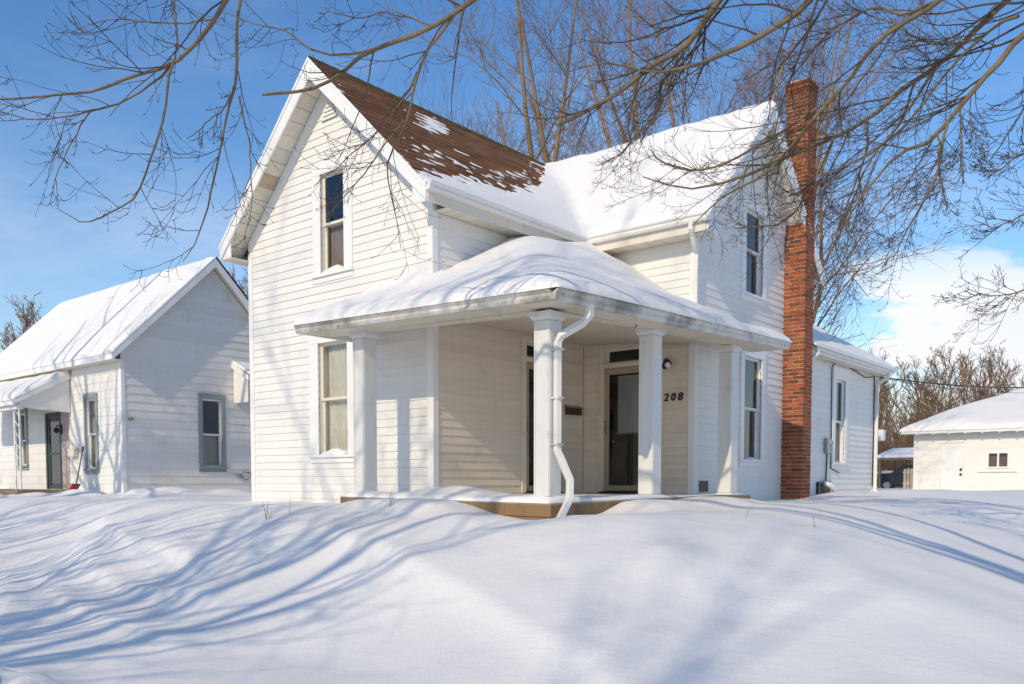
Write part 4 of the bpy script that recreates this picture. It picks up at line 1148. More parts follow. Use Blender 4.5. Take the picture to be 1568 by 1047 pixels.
m.build('wall_lamp', 'black_metal', nb)
MB().boxm(MN, -13.35, -13.0, 0.62, 0.82, 0.02, 0.14).build('letter_box', 'soffit', nb, bevel=0.01)
# roof
for sg in (-1, 1):
    ye = NYR + sg * (NYR - NY + 0.3)
    MB().slab([(NL - 0.25, NYR, NZR), (NX + 0.25, NYR, NZR), (NX + 0.25, ye, NZE), (NL - 0.25, ye, NZE)], 0.06).build('roof', 'roof_deck', nb)
    MB().prism([(NX + 0.25, NYR, NZR), (NX + 0.25, ye, NZE), (NX + 0.25, ye, NZE - 0.17), (NX + 0.25, NYR, NZR - 0.22)], (0.025, 0, 0)).build('rake_board', 'trim', nb)
    MB().slab([(NX, NYR, NZR - 0.10), (NX + 0.25, NYR, NZR - 0.10), (NX + 0.25, ye, NZE - 0.10), (NX, ye, NZE - 0.10)], 0.015).build('soffit', 'soffit', nb)
ye = NY - 0.3
MB().box(NL - 0.25, NX + 0.25, ye - 0.025, ye, NZE - 0.17, NZE + 0.01).build('fascia', 'trim', nb)
MB().box(NL - 0.2, NX + 0.2, ye, NY - 0.03, NZE - 0.165, NZE - 0.15).build('soffit', 'soffit', nb)
# dark bare edge on the far rake
MB().prism([(NX + 0.276, NYR, NZR + 0.03), (NX + 0.276, NYB + 0.3, NZE + 0.03), (NX + 0.276, NYB + 0.3, NZE - 0.03), (NX + 0.276, NYR, NZR - 0.03)], (0.01, 0, 0)).build('drip_edge', 'black_metal', nb)
def nb_snow():
    xs = np.concatenate([np.arange(NL - 0.28, NX + 0.27, 0.09), [NX + 0.28]]); ys = np.concatenate([np.arange(NY - 0.34, NYR + 0.2, 0.07)])
    zr = lambda X, Y: NZR - nsl * np.abs(Y - NYR)
    def top(X, Y):
        e = np.minimum(np.minimum(NX + 0.30 - X, Y - NY + 0.36), X - NL + 0.3)
        z = zr(X, Y) + (0.075 + 0.05 * vnoise(X / 0.9, Y / 0.7, 51) + 0.02 * vnoise(X / 0.25, Y / 0.3, 52)) * (0.3 + 0.7 * rnd_edge(np.maximum(e, 0), 0.25))
        return np.minimum(z, NZR + 0.07)
    o = snow_field('neighbour_roof_snow', xs, ys, top, lambda X, Y: zr(X, Y) + 0.004, lambda X, Y: X < 99)
    tag(o, 'snow blanket on the gable roof of the blue-trimmed neighbouring house', 'snow', kind='stuff')
nb_snow()
# entry porch
ER = -13.35
q = [(-17.6, NY, 2.70), (ER, NY, 2.70), (ER, -0.62, 1.96), (-17.6, -0.62, 1.96)]
MB().slab(q, 0.05).build('porch_roof', 'roof_deck', nb)
MB().prism([(ER, NY - 0.03, 2.69), (ER, -0.62, 1.95), (ER, -0.62, 1.85), (ER, NY - 0.03, 2.55)], (0.025, 0, 0)).build('rake_board', 'trim', nb)
MB().prism([(ER - 0.06, NY - 0.03, 2.6), (ER - 0.06, -0.5, 1.95), (ER - 0.06, -0.5, 1.78), (ER - 0.06, NY - 0.03, 1.72)], (0.03, 0, 0)).build('porch_gable', 'siding_nb', nb)
MB().box(-17.6, ER + 0.02, -0.64, -0.615, 1.83, 1.96).build('fascia', 'trim', nb)
MB().box(-17.5, ER - 0.06, -0.55, -0.40, 1.74, 1.84).build('porch_beam', 'trim', nb)
for x in (ER - 0.12, ER - 0.42):
    MB().tube([(x, -0.47, -0.2), (x, -0.47, 1.76)], 0.022, 8).build('porch_post', 'trim', nb)
for k in range(7):
    z = 0.0 + k * 0.26
    MB().tube([(ER - 0.12, -0.47, z), (ER - 0.42, -0.47, z + 0.2)], 0.010, 6).build('post_scroll', 'trim', nb)
MB().box(-17.5, ER + 0.05, -0.62, NY - 0.03, -0.30, -0.19).build('porch_step', 'wood_grey', nb)
MB().box(-17.5, ER + 0.02, -0.58, NY - 0.03, -0.5, -0.31).build('porch_base', 'concrete', nb)
def nbp_snow():
    xs = np.arange(-17.6, ER + 0.05, 0.07); ys = np.arange(-0.66, NY - 0.03, 0.06)
    zr = lambda X, Y: 1.96 + (2.70 - 1.96) / (NY + 0.62) * (Y + 0.62)
    def top(X, Y):
        e = np.minimum(ER + 0.06 - X, Y + 0.67)
        return zr(X, Y) + (0.15 + 0.05 * vnoise(X / 0.5, Y / 0.5, 61)) * (0.2 + 0.8 * rnd_edge(np.maximum(e, 0), 0.25))
    tag(snow_field('entry_roof_snow', xs, ys, top, lambda X, Y: zr(X, Y) + 0.004, lambda X, Y: X < 99), 'snow on the lean-to porch roof of the neighbouring house', 'snow', kind='stuff')
nbp_snow()
# hood over the side door
m = MB()
hd = MB().slab([(NX, 3.55, 3.0), (NX + 0.75, 3.55, 2.62), (NX + 0.75, 4.9, 2.62), (NX, 4.9, 3.0)], 0.04).build('door_hood', 'roof_deck', nb)
MB().prism([(NX, 3.55, 3.04), (NX + 0.78, 3.55, 2.64), (NX + 0.78, 3.55, 2.52), (NX, 3.55, 2.90)], (0, -0.03, 0)).build('rake_board', 'trim', hd)
MB().prism([(NX + 0.03, 3.58, 2.92), (NX + 0.66, 3.58, 2.58), (NX + 0.66, 3.58, 2.0), (NX + 0.03, 3.58, 2.0)], (0, 0.03, 0)).build('side_panel', 'siding_nb', hd)
o = MB().slab([(NX + 0.03, 3.54, 3.09), (NX + 0.80, 3.54, 2.72), (NX + 0.80, 4.9, 2.72), (NX + 0.03, 4.9, 3.09)], 0.07).build('hood_snow', 'snow', None, bevel=0.03)
tag(o, 'small snow slab on the side-door hood of the neighbouring house', 'snow', kind='stuff')
m = MB().boxm(MG, 3.60, 3.66, 0.14, 0.22, 0.02, 0.08); m.boxm(MG, 3.72, 3.80, 0.12, 0.22, 0.02, 0.06)
m.build('outlet_box', 'grey_metal', nb)
MB().tube([MG(3.76, 0.12, 0.05), MG(3.85, 0.05, 0.10), MG(4.0, 0.14, 0.12), MG(3.95, 0.24, 0.08), MG(3.8, 0.26, 0.04), MG(4.4, 0.23, 0.03)], 0.008, 6).build('cable', 'cable', nb)
MB().tube([MG(0.86, 1.45, 0.02), MG(0.87, 1.45, 0.16)], 0.03, 8).build('spigot', 'brass', nb)
# red snow shovel
sv = thing('snow_shovel', (-12.2, 0.35, gh(-12.2, 0.3)), 'red snow shovel leaning beside the neighbouring front step', 'shovel')
g0 = gh(-12.2, 0.2)
MB().tube([(-12.30, 0.30, -0.10), (-12.42, 0.52, 0.72)], 0.016, 8).build('handle', 'wood_grey', sv)
MB().tube([(-12.42, 0.52, 0.72), (-12.46, 0.53, 0.76), (-12.46, 0.55, 0.84), (-12.41, 0.55, 0.85), (-12.39, 0.54, 0.77), (-12.42, 0.52, 0.72)], 0.013, 6).build('grip', 'black_metal', sv)
m = MB(); n = 10
for i in range(n + 1):
    a = -0.22 + 0.44 * i / n; c = 0.06 * math.cos(a / 0.22 * 1.3)
    m.v += [(-12.28 + a, 0.30 + c, -0.05), (-12.24 + a, 0.14 + c * 0.5, g0 + 0.0 if g0 < -0.2 else -0.28), (-12.24 + a, 0.13 + c * 0.5, (g0 if g0 < -0.2 else -0.28) + 0.012), (-12.28 + a, 0.285 + c, -0.04)]
    if i:
        b = 4 * i
        m.f += [(b - 4 + j, b + j, b + (j + 1) % 4, b - 4 + (j + 1) % 4) for j in range(4)]
m.build('blade', 'red_plastic', sv, smooth=False)

# ------------------------------------------------------------------ garage at the back of the lot
gar = thing('garage', (2.5, 33, -0.5), 'low cream-white garage with side door and hipped snowy roof', 'garage')
GY0, GX0, GX1, GYb, GZ = 29.41, -1.40, 7.6, 36.6, 2.02
MGa = lambda s, z, d: (s, GY0 - d, z)
opGa = [(1.36, 1.66, 0.60, 1.12), (1.72, 2.02, 0.60, 1.12)]
pGa = [(GX0, -0.7), (GX1, -0.7), (GX1, GZ), (GX0, GZ)]
wg = wall('wall', MGa, pGa, opGa, gar, 'garage_paint')
siding(MGa, [(GX0 + 0.1, -0.6), (GX1, -0.6), (GX1, GZ), (GX0 + 0.1, GZ)], [(-0.48, 0.56, -0.8, 1.66), (1.30, 2.08, 0.55, 1.17)], wg, -0.6, 0.24, rn_, 'garage_paint', proud=0.012)
mb = MB(); mb.box(GX0, GX0 + 0.12, GY0 + 0.01, GYb, -0.7, GZ); mb.box(GX1 - 0.12, GX1, GY0 + 0.01, GYb, -0.7, GZ); mb.box(GX0 + 0.12, GX1 - 0.12, GYb - 0.12, GYb, -0.7, GZ); mb.build('wall', 'garage_paint', gar)
MB().boxm(MGa, GX0 - 0.02, GX0 + 0.1, -0.7, GZ, 0, 0.025).build('corner_board', 'garage_paint', gar)
m = MB(); m.boxm(MGa, -0.48, -0.40, -0.6, 1.66, 0, 0.05); m.boxm(MGa, 0.48, 0.56, -0.6, 1.66, 0, 0.05); m.boxm(MGa, -0.40, 0.48, 1.58, 1.66, 0, 0.05)
gd = m.build('door', 'garage_paint', gar)
MB().boxm(MGa, -0.39, 0.47, -0.6, 1.56, 0, 0.02).build('door_leaf', 'trim', gd)
for z in (0.50, 0.30): MB().sphere(MGa(0.38, z, 0.05), 0.05).build('knob', 'black_metal', gd)
m = MB()
for a, b in ((1.30, 1.36), (1.66, 1.72), (2.02, 2.08)): m.boxm(MGa, a, b, 0.60, 1.12, 0, 0.04)
m.boxm(MGa, 1.30, 2.08, 1.12, 1.19, 0, 0.042); m.boxm(MGa, 1.30, 2.08, 0.54, 0.60, 0, 0.042)
gw = m.build('window', 'trim', gar)
MB().boxm(MGa, 1.0, 2.36, 0.40, 0.44, 0, 0.08).build('sill', 'trim', gw)
for o_ in opGa:
    MB().boxm(MGa, o_[0], o_[1], o_[2], o_[3], -0.06, -0.05).build('pane', 'glass', gw)
    MB().boxm(MGa, o_[0], o_[1], o_[2], o_[3], -0.14, -0.12).build('blind', 'curtain_brown', gw)
ov = 0.42; gs = 0.43
m = MB()
cx_, hw = (GX0 + GX1) / 2, (GYb - GY0) / 2 + ov
yr = (GY0 + GYb) / 2; xr0, xr1 = GX0 - ov + hw, GX1 + ov - hw
ez, rz = GZ + 0.04, GZ + 0.04 + gs * hw
e = [(GX0 - ov, GY0 - ov, ez), (GX1 + ov, GY0 - ov, ez), (GX1 + ov, GYb + ov, ez), (GX0 - ov, GYb + ov, ez)]
r0, r1 = (xr0, yr, rz), (max(xr1, xr0 + 0.1), yr, rz)
m.face_verts(e + [r0, r1], [(0, 1, 5, 4), (1, 2, 5), (2, 3, 4, 5), (3, 0, 4), (0, 3, 2, 1)])
m.build('roof', 'roof_deck', gar)
MB().box(GX0 - ov, GX1 + ov, GY0 - ov - 0.02, GY0 - ov, ez - 0.1, ez + 0.03).build('fascia', 'garage_paint', gar)
MB().box(GX0 - ov, GX0 - ov + 0.02, GY0 - ov, GYb + ov, ez - 0.1, ez + 0.03).build('fascia', 'garage_paint', gar)
for k in range(13):
    x = GX0 + 0.2 + k * 0.6
    mm = MB().sphere((x, GY0 - ov - 0.05, ez - 0.13), 0.035, nu=8, nv=6)
    mm.build('string_bulb', 'white_plastic', gar)
MB().tube([(GX0 + i * 0.3, GY0 - ov - 0.045, ez - 0.09 - 0.02 * (i % 2)) for i in range(26)], 0.008, 5).build('string_wire', 'white_plastic', gar)
def gar_snow():
    xs = np.arange(GX0 - ov - 0.05, GX1 + ov + 0.08, 0.14); ys = np.arange(GY0 - ov - 0.05, yr + 1.5, 0.14)
    def base(X, Y):
        dd = np.minimum(np.minimum(X - (GX0 - ov), GX1 + ov - X), np.minimum(Y - (GY0 - ov), GYb + ov - Y))
        return ez + gs * np.maximum(dd, 0) + 0.004
    def top(X, Y):
        e_ = np.minimum(np.minimum(X - (GX0 - ov) + 0.06, GX1 + ov - X + 0.06), Y - (GY0 - ov) + 0.06)
        k = 0.5
        return np.minimum(base(X, Y) + (0.27 + 0.16 * vnoise(X / 1.6, Y / 1.6, 71)) * (0.3 + 0.7 * rnd_edge(np.maximum(e_, 0), 0.5)), rz + 0.2)
    tag(snow_field('garage_roof_snow', xs, ys, top, base, lambda X, Y: X < 99), 'deep rounded snow on the hipped garage roof', 'snow', kind='stuff')
gar_snow()

# utility post with box, power line
po = thing('utility_post', (0.52, 18.05, -0.4), 'weathered pinkish wooden post with white box beyond the rear wing', 'post')
MB().tube([(0.52, 18.05, -0.5), (0.50, 18.05, 2.75)], [0.085, 0.075], 10).build('post', 'pink_panel', po)
MB().box(0.56, 0.84, 17.85, 18.10, 1.22, 1.55).build('meter_box', 'white_plastic', po, bevel=0.03)
pw = MB()
a, b = Vector((2.30, 12.75, 2.50)), Vector((8.4, 35.0, 5.2))
pts = [a.lerp(b, i / 24) - Vector((0, 0, 0.75 * 4 * (i / 24) * (1 - i / 24))) for i in range(25)]
pw.tube(pts, 0.018, 5)
pw.tube([p + Vector((0, 0, -0.02 - 0.16 * 4 * (i / 24) * (1 - i / 24))) for i, p in enumerate(pts)], 0.008, 4)
tag(pw.build('power_line', 'cable', None), 'black service cable running from the rear wing over the garage', 'cable')
# shelter, vehicle and pickets left of the garage
sh = thing('lean_to_shelter', (-4.6, 40, -0.4), 'small lean-to shelter with snowy roof beside the garage', 'shelter')
MB().slab([(-6.0, 39.6, 1.25), (-2.6, 39.6, 1.25), (-2.6, 42.4, 1.75), (-6.0, 42.4, 1.75)], 0.08).build('roof', 'wood_grey', sh)
for x, y_ in ((-5.9, 39.7), (-2.7, 39.7), (-5.9, 42.3), (-2.7, 42.3)):
    MB().tube([(x, y_, -0.5), (x, y_, 1.2 if y_ < 41 else 1.68)], 0.06, 6).build('post', 'wood_grey', sh)
o = MB().slab([(-6.1, 39.5, 1.42), (-2.6, 39.5, 1.42), (-2.6, 42.5, 1.92), (-6.1, 42.5, 1.92)], 0.16).build('shelter_snow', 'snow', None, bevel=0.06)
tag(o, 'snow slab on the lean-to shelter roof beside the garage', 'snow', kind='stuff')
cr = thing('parked_car', (-4.3, 40.8, -0.45), 'dark car with snow on its bonnet under the lean-to shelter', 'car')
prof = [(-6.3, 0.0), (-6.35, 0.45), (-6.2, 0.62), (-5.4, 0.70), (-4.9, 1.08), (-3.6, 1.12), (-3.0, 0.72), (-2.4, 0.66), (-2.3, 0.1)]
MB().prism([(x, 40.0, z - 0.2) for x, z in prof], (0, 1.6, 0)).build('body', 'car_paint', cr, bevel=0.06)
for x in (-5.6, -3.1):
    w_ = MB().tube([(x, 39.97, -0.17), (x, 40.15, -0.17)], 0.31, 16).build('wheel', 'cable', cr)
    MB().tube([(x, 39.95, -0.17), (x, 39.98, -0.17)], 0.18, 12).build('rim', 'grey_metal', w_)
MB().prism([(-5.25, 39.985, 0.52), (-4.85, 39.985, 0.82), (-3.7, 39.985, 0.84), (-3.25, 39.985, 0.54)], (0, 0.01, 0)).build('side_window', 'glass', cr)
MB().sphere((-6.3, 40.25, 0.35), 0.1, 0.12, 0.08).build('headlight', 'white_plastic', cr)
o = MB().sphere((-5.8, 40.8, 0.50), 0.55, 0.75, 0.14, 14, 8).build('bonnet_snow', 'snow', None, smooth=True)
tag(o, 'patch of snow on the bonnet of the dark parked car', 'snow', kind='stuff')
fe = thing('picket_fence', (-3.3, 37.8, -0.45), 'short run of pale wooden pickets beside the garage corner', 'fence')
for k in range(14):
    x = -4.15 + k * 0.16
    zt_ = 0.70 + rn_.uniform(-0.03, 0.03)
    MB().prism([(x, 37.8, -0.5), (x + 0.125, 37.8, -0.5), (x + 0.125, 37.8, zt_ - 0.06), (x + 0.0625, 37.8, zt_), (x, 37.8, zt_ - 0.06)], (0, 0.025, 0)).build('picket', 'fence_wood', fe)
for z in (-0.1, 0.45): MB().box(-4.2, -1.9, 37.826, 37.87, z, z + 0.08).build('rail', 'fence_wood', fe)
# dead weed stalks poking through the snow
for i, (x, y_, n_, lab) in enumerate(((-0.27, -2.62, 4, 'clump of dry grass stalks poking through snow left of the porch'), (-0.02, -2.42, 1, 'single dry stalk in the snow left of the porch step'),
        (1.05, -1.75, 2, 'two thin stalks before the front porch edge'), (0.35, -1.62, 1, 'lone thin stalk before the front porch edge'), (5.55, 0.1, 2, 'pair of dry stalks on the snow crest right of the porch'), (4.9, -0.2, 1, 'single fine stalk on the snow crest right of the porch'))):
    m = MB(); z = gh(x, y_)
    for j in range(n_):
        a = rn_.uniform(0, 6.28); l = rn_.uniform(0.12, 0.24); b = rn_.uniform(0.03, 0.10)
        p = Vector((x + rn_.uniform(-0.05, 0.05), y_ + rn_.uniform(-0.05, 0.05), z - 0.02))
        m.tube([p, p + Vector((math.cos(a) * b * 0.4, math.sin(a) * b * 0.4, l * 0.6)), p + Vector((math.cos(a) * b, math.sin(a) * b, l))], [0.0045, 0.0035, 0.002], 4)
    tag(m.build('grass_stalk', 'straw', None), lab, 'grass stalk', 'dry stalks in the snow')

# ------------------------------------------------------------------ trees
def rot_dir(T, ang, rs):
    """turn unit tangents T (N,3) by ang towards random perpendiculars"""
    r = rs.normal(size=T.shape)
    p = r - (r * T).sum(1, keepdims=True) * T
    p /= np.linalg.norm(p, axis=1, keepdims=True) + 1e-9
    return T * np.cos(ang)[:, None] + p * np.sin(ang)[:, None]
def grow_level(S, Dr, L, R0, sp, rs):
    n = sp['n']; N = len(S)
    P = np.zeros((N, n + 1, 3)); P[:, 0] = S
    d = Dr / (np.linalg.norm(Dr, axis=1, keepdims=True) + 1e-9)
    for i in range(n):
        d = d + rs.normal(size=d.shape) * sp.get('wander', 0.12)
        d[:, 2] += sp.get('up', 0.0) + sp.get('up2', 0.0) * i / n
        d /= np.linalg.norm(d, axis=1, keepdims=True) + 1e-9
        P[:, i + 1] = P[:, i] + d * (L / n)[:, None]
    t = np.linspace(0, 1, n + 1)
    taper = 1 - (1 - sp.get('tip', 0.25)) * t ** 0.85
    Rr = R0[:, None] * taper[None]
    if sp.get('bud'):
        Rr[:, -1] = np.maximum(Rr[:, -1] * 1.2, sp['bud'])
    return P, Rr
def spawn(P, Rr, L, sp, rs):
    N, m, _ = P.shape
    K = sp['K']
    t = rs.uniform(sp.get('t0', 0.2), 0.97, size=(N, K)); t.sort(axis=1)
    f = t * (m - 1); i = np.minimum(f.astype(int), m - 2); w = (f - i)[..., None]
    bi = np.arange(N)[:, None]
    A, B = P[bi, i], P[bi, i + 1]
    S = (A * (1 - w) + B * w).reshape(-1, 3)
    T = (B - A).reshape(-1, 3); T /= np.linalg.norm(T, axis=1, keepdims=True) + 1e-9
    r = (Rr[bi, i] * (1 - w[..., 0]) + Rr[bi, i + 1] * w[..., 0]).reshape(-1)
    a0, a1 = sp.get('ang', (30, 60))
    Dn = rot_dir(T, np.radians(rs.uniform(a0, a1, size=len(S))), rs)
    l0, l1 = sp.get('lr', (0.35, 0.6))
    Ln = np.repeat(L, K) * rs.uniform(l0, l1, size=len(S)) * (1.05 - 0.55 * t.reshape(-1))
    Rn = np.maximum(r * sp.get('rr', 0.6), sp.get('rmin', 0.002))
    return S, Dn, Ln, Rn
def tubes(groups):
    Vs, Fs = [], []; off = 0
    for P, Rr, sides in groups:
        N, m, _ = P.shape
        T = np.gradient(P, axis=1); T /= np.linalg.norm(T, axis=2, keepdims=True) + 1e-9
        ref = np.zeros_like(T); ref[..., 0] = 0.31; ref[..., 1] = 0.87; ref[..., 2] = 0.38
        mt = T.mean(axis=1, keepdims=True)
        bad = np.abs((ref[:, :1] * mt).sum(2, keepdims=True)) > 0.9
        ref = np.where(bad, np.array([0.9, -0.3, 0.1]), ref)
        U = ref - (ref * T).sum(2, keepdims=True) * T; U /= np.linalg.norm(U, axis=2, keepdims=True) + 1e-9
        Bn = np.cross(T, U)
        a = 2 * np.pi * np.arange(sides) / sides
        V = P[:, :, None] + Rr[:, :, None, None] * (np.cos(a)[None, None, :, None] * U[:, :, None] + np.sin(a)[None, None, :, None] * Bn[:, :, None])
        Vs.append(V.reshape(-1, 3))
        ix = np.arange(N * m * sides).reshape(N, m, sides) + off
        q = np.stack([ix[:, :-1], np.roll(ix, -1, 2)[:, :-1], np.roll(ix, -1, 2)[:, 1:], ix[:, 1:]], -1).reshape(-1, 4)
        Fs.append(q); off += N * m * sides
    return np.concatenate(Vs), np.concatenate(Fs)
def catmull(pts, per=4):
    p = np.array(pts, float); p = np.vstack([2 * p[0] - p[1], p, 2 * p[-1] - p[-2]])
    out = []
    for i in range(1, len(p) - 2):
        for k in range(per):
            t = k / per
            a, b, c, d_ = p[i - 1], p[i], p[i + 1], p[i + 2]
            out.append(0.5 * (2 * b + (c - a) * t + (2 * a - 5 * b + 4 * c - d_) * t * t + (3 * b - a - 3 * c + d_) * t ** 3))
    out.append(p[-2])
    return np.array(out)
def resample(poly, n):
    c = catmull(poly, 6); s = np.r_[0, np.cumsum(np.linalg.norm(np.diff(c[:, :3], axis=0), axis=1))]
    u = np.linspace(0, s[-1], n)
    return np.stack([np.interp(u, s, c[:, k]) for k in range(c.shape[1])], 1), s[-1]
def run_levels(P, Rr, L, specs, rs, sides):
    g = []
    for sp, sd in zip(specs, sides):
        S, Dn, Ln, Rn = spawn(P, Rr, L, sp, rs)
        if sp.get('bias') is not None:
            Dn = Dn + np.array(sp['bias'])
        P, Rr = grow_level(S, Dn, Ln, Rn, sp, rs); L = Ln
        g.append((P, Rr, sd))
    return g
def make_tree(name, loc, height, r0, seed, label, group, stems=5, spread=0.32, specs=None, mat=('bark', 'twig'), fork=0.18, cat='tree'):
    rs = np.random.RandomState(seed)
    root = thing(name, loc, label, cat, group)
    base = np.array(loc, float)
    th = height * fork
    tr = np.array([[0, 0, -0.3], [0.02, 0.01, th * 0.5], [0.05, -0.02, th]]) + base
    trunk = (tr[None], np.array([[r0 * 1.25, r0, r0 * 0.92]]), 10)
    a = 2 * np.pi * (np.arange(stems) + rs.uniform(-0.3, 0.3, stems)) / stems
    tilt = spread * rs.uniform(0.35, 1.15, stems)
    Dn = np.stack([np.cos(a) * tilt, np.sin(a) * tilt, np.ones(stems)], 1)
    L = height * (1 - fork) * rs.uniform(0.75, 1.0, stems)
    P, Rr = grow_level(np.repeat(tr[-1:] - [[0, 0, 0.25]], stems, 0), Dn, L, r0 * rs.uniform(0.45, 0.68, stems), dict(n=12, wander=0.07, up=0.015, tip=0.12), rs)
    g = run_levels(P, Rr, L, specs, rs, (5, 4, 3, 3))
    V, F = tubes([trunk, (P, Rr, 8), g[0]])
    fast_mesh('trunk', V, F, mat[0], True, root)
    V, F = tubes(g[1:])
    fast_mesh('crown', V, F, mat[1], True, root)
    return root
def copy_tree(src, loc, rz, scale, label, group):
    r = src.copy(); COL.objects.link(r)
    r.location = loc; r.rotation_euler = (0, 0, rz); r.scale = (scale,) * 3
    r['label'] = label; r['group'] = group
    for c in src.children:
        d_ = c.copy(); COL.objects.link(d_); d_.parent = r
        d_.matrix_parent_inverse = c.matrix_parent_inverse.copy()
    return r

LIMBS_STREET=[
 [(3.52,-5.09,3.99,0.0303),(3.11,-5.20,3.57,0.0221),(2.76,-5.25,3.36,0.0199),(2.53,-5.32,3.24,0.0181),(2.09,-5.42,3.23,0.0156),(1.67,-5.51,3.23,0.0139),(0.98,-5.69,3.29,0.0111),(0.37,-5.94,3.34,0.0080)],
 [(2.53,-5.32,3.24,0.0131),(2.50,-5.36,3.06,0.0121),(2.38,-5.34,2.80,0.0113),(2.23,-5.35,2.61,0.0104),(2.02,-5.41,2.30,0.0089),(1.79,-5.49,2.20,0.0080),(1.52,-5.58,2.15,0.0060),(1.33,-5.73,2.27,0.0038)],
 [(2.53,-5.32,3.24,0.0121),(2.23,-5.31,3.18,0.0114),(1.98,-5.40,3.09,0.0100),(1.53,-5.51,3.06,0.0087),(1.10,-5.74,3.03,0.0066),(0.62,-5.87,3.20,0.0045)],
 [(1.66,-5.54,3.02,0.0080),(1.50,-5.55,2.94,0.0070),(1.30,-5.60,2.73,0.0055),(1.20,-5.70,2.46,0.0033)],
 [(2.74,-4.66,4.56,0.0263),(2.56,-4.72,3.96,0.0182),(2.45,-4.70,3.67,0.0168),(2.46,-4.71,3.34,0.0152),(2.33,-4.70,3.17,0.0132),(2.28,-4.77,2.84,0.0115),(2.16,-4.76,2.60,0.0106),(2.12,-4.81,2.32,0.0089),(1.96,-4.83,2.07,0.0062),(1.87,-4.91,1.90,0.0039)],
 [(2.47,-4.72,3.18,0.0097),(2.44,-4.63,2.89,0.0082),(2.48,-4.62,2.56,0.0060),(2.49,-4.64,2.18,0.0038)],
 [(2.46,-4.71,3.34,0.0087),(2.31,-4.72,3.17,0.0077),(2.19,-4.83,3.05,0.0060),(1.96,-4.90,2.92,0.0039)],
 [(2.32,-5.17,4.13,0.0182),(2.34,-5.18,3.82,0.0114),(2.44,-5.24,3.46,0.0097),(2.43,-5.26,3.30,0.0087)],
 [(2.94,-5.22,3.46,0.0098),(2.60,-5.23,3.54,0.0086),(2.20,-5.31,3.62,0.0073),(1.73,-5.42,3.77,0.0059),(1.39,-5.59,3.72,0.0038)],
 [(4.40,-3.02,4.48,0.0379),(3.79,-3.29,4.11,0.0289),(3.45,-3.45,3.94,0.0259),(3.16,-3.57,3.86,0.0240),(2.87,-3.69,3.80,0.0220),(2.62,-3.78,3.67,0.0199),(2.49,-3.90,3.54,0.0182),(2.18,-4.03,3.53,0.0166),(2.00,-4.17,3.52,0.0143)],
 [(3.16,-3.57,3.86,0.0149),(2.86,-3.83,3.74,0.0126),(2.51,-3.99,3.85,0.0110),(2.33,-4.13,4.01,0.0087),(2.02,-4.25,4.11,0.0065),(1.81,-4.42,4.21,0.0041)],
 [(3.66,-3.34,4.03,0.0168),(3.34,-3.43,3.73,0.0160),(3.20,-3.44,3.46,0.0145),(3.09,-3.41,3.27,0.0129),(2.93,-3.42,3.10,0.0113),(2.80,-3.42,2.90,0.0090),(2.84,-3.40,2.63,0.0066),(2.94,-3.35,2.15,0.0036)],
 [(3.23,-3.40,3.63,0.0116),(3.03,-3.45,3.38,0.0094),(2.83,-3.51,3.22,0.0077),(2.53,-3.64,2.99,0.0060),(2.30,-3.84,2.72,0.0042)],
 [(3.08,-3.42,3.24,0.0094),(2.79,-3.56,2.89,0.0077),(2.60,-3.59,2.72,0.0060),(2.32,-3.71,2.48,0.0037)],
 [(3.45,-3.45,3.94,0.0102),(3.11,-3.60,4.10,0.0080),(2.77,-3.75,4.09,0.0064),(2.46,-3.87,4.26,0.0041)],
]
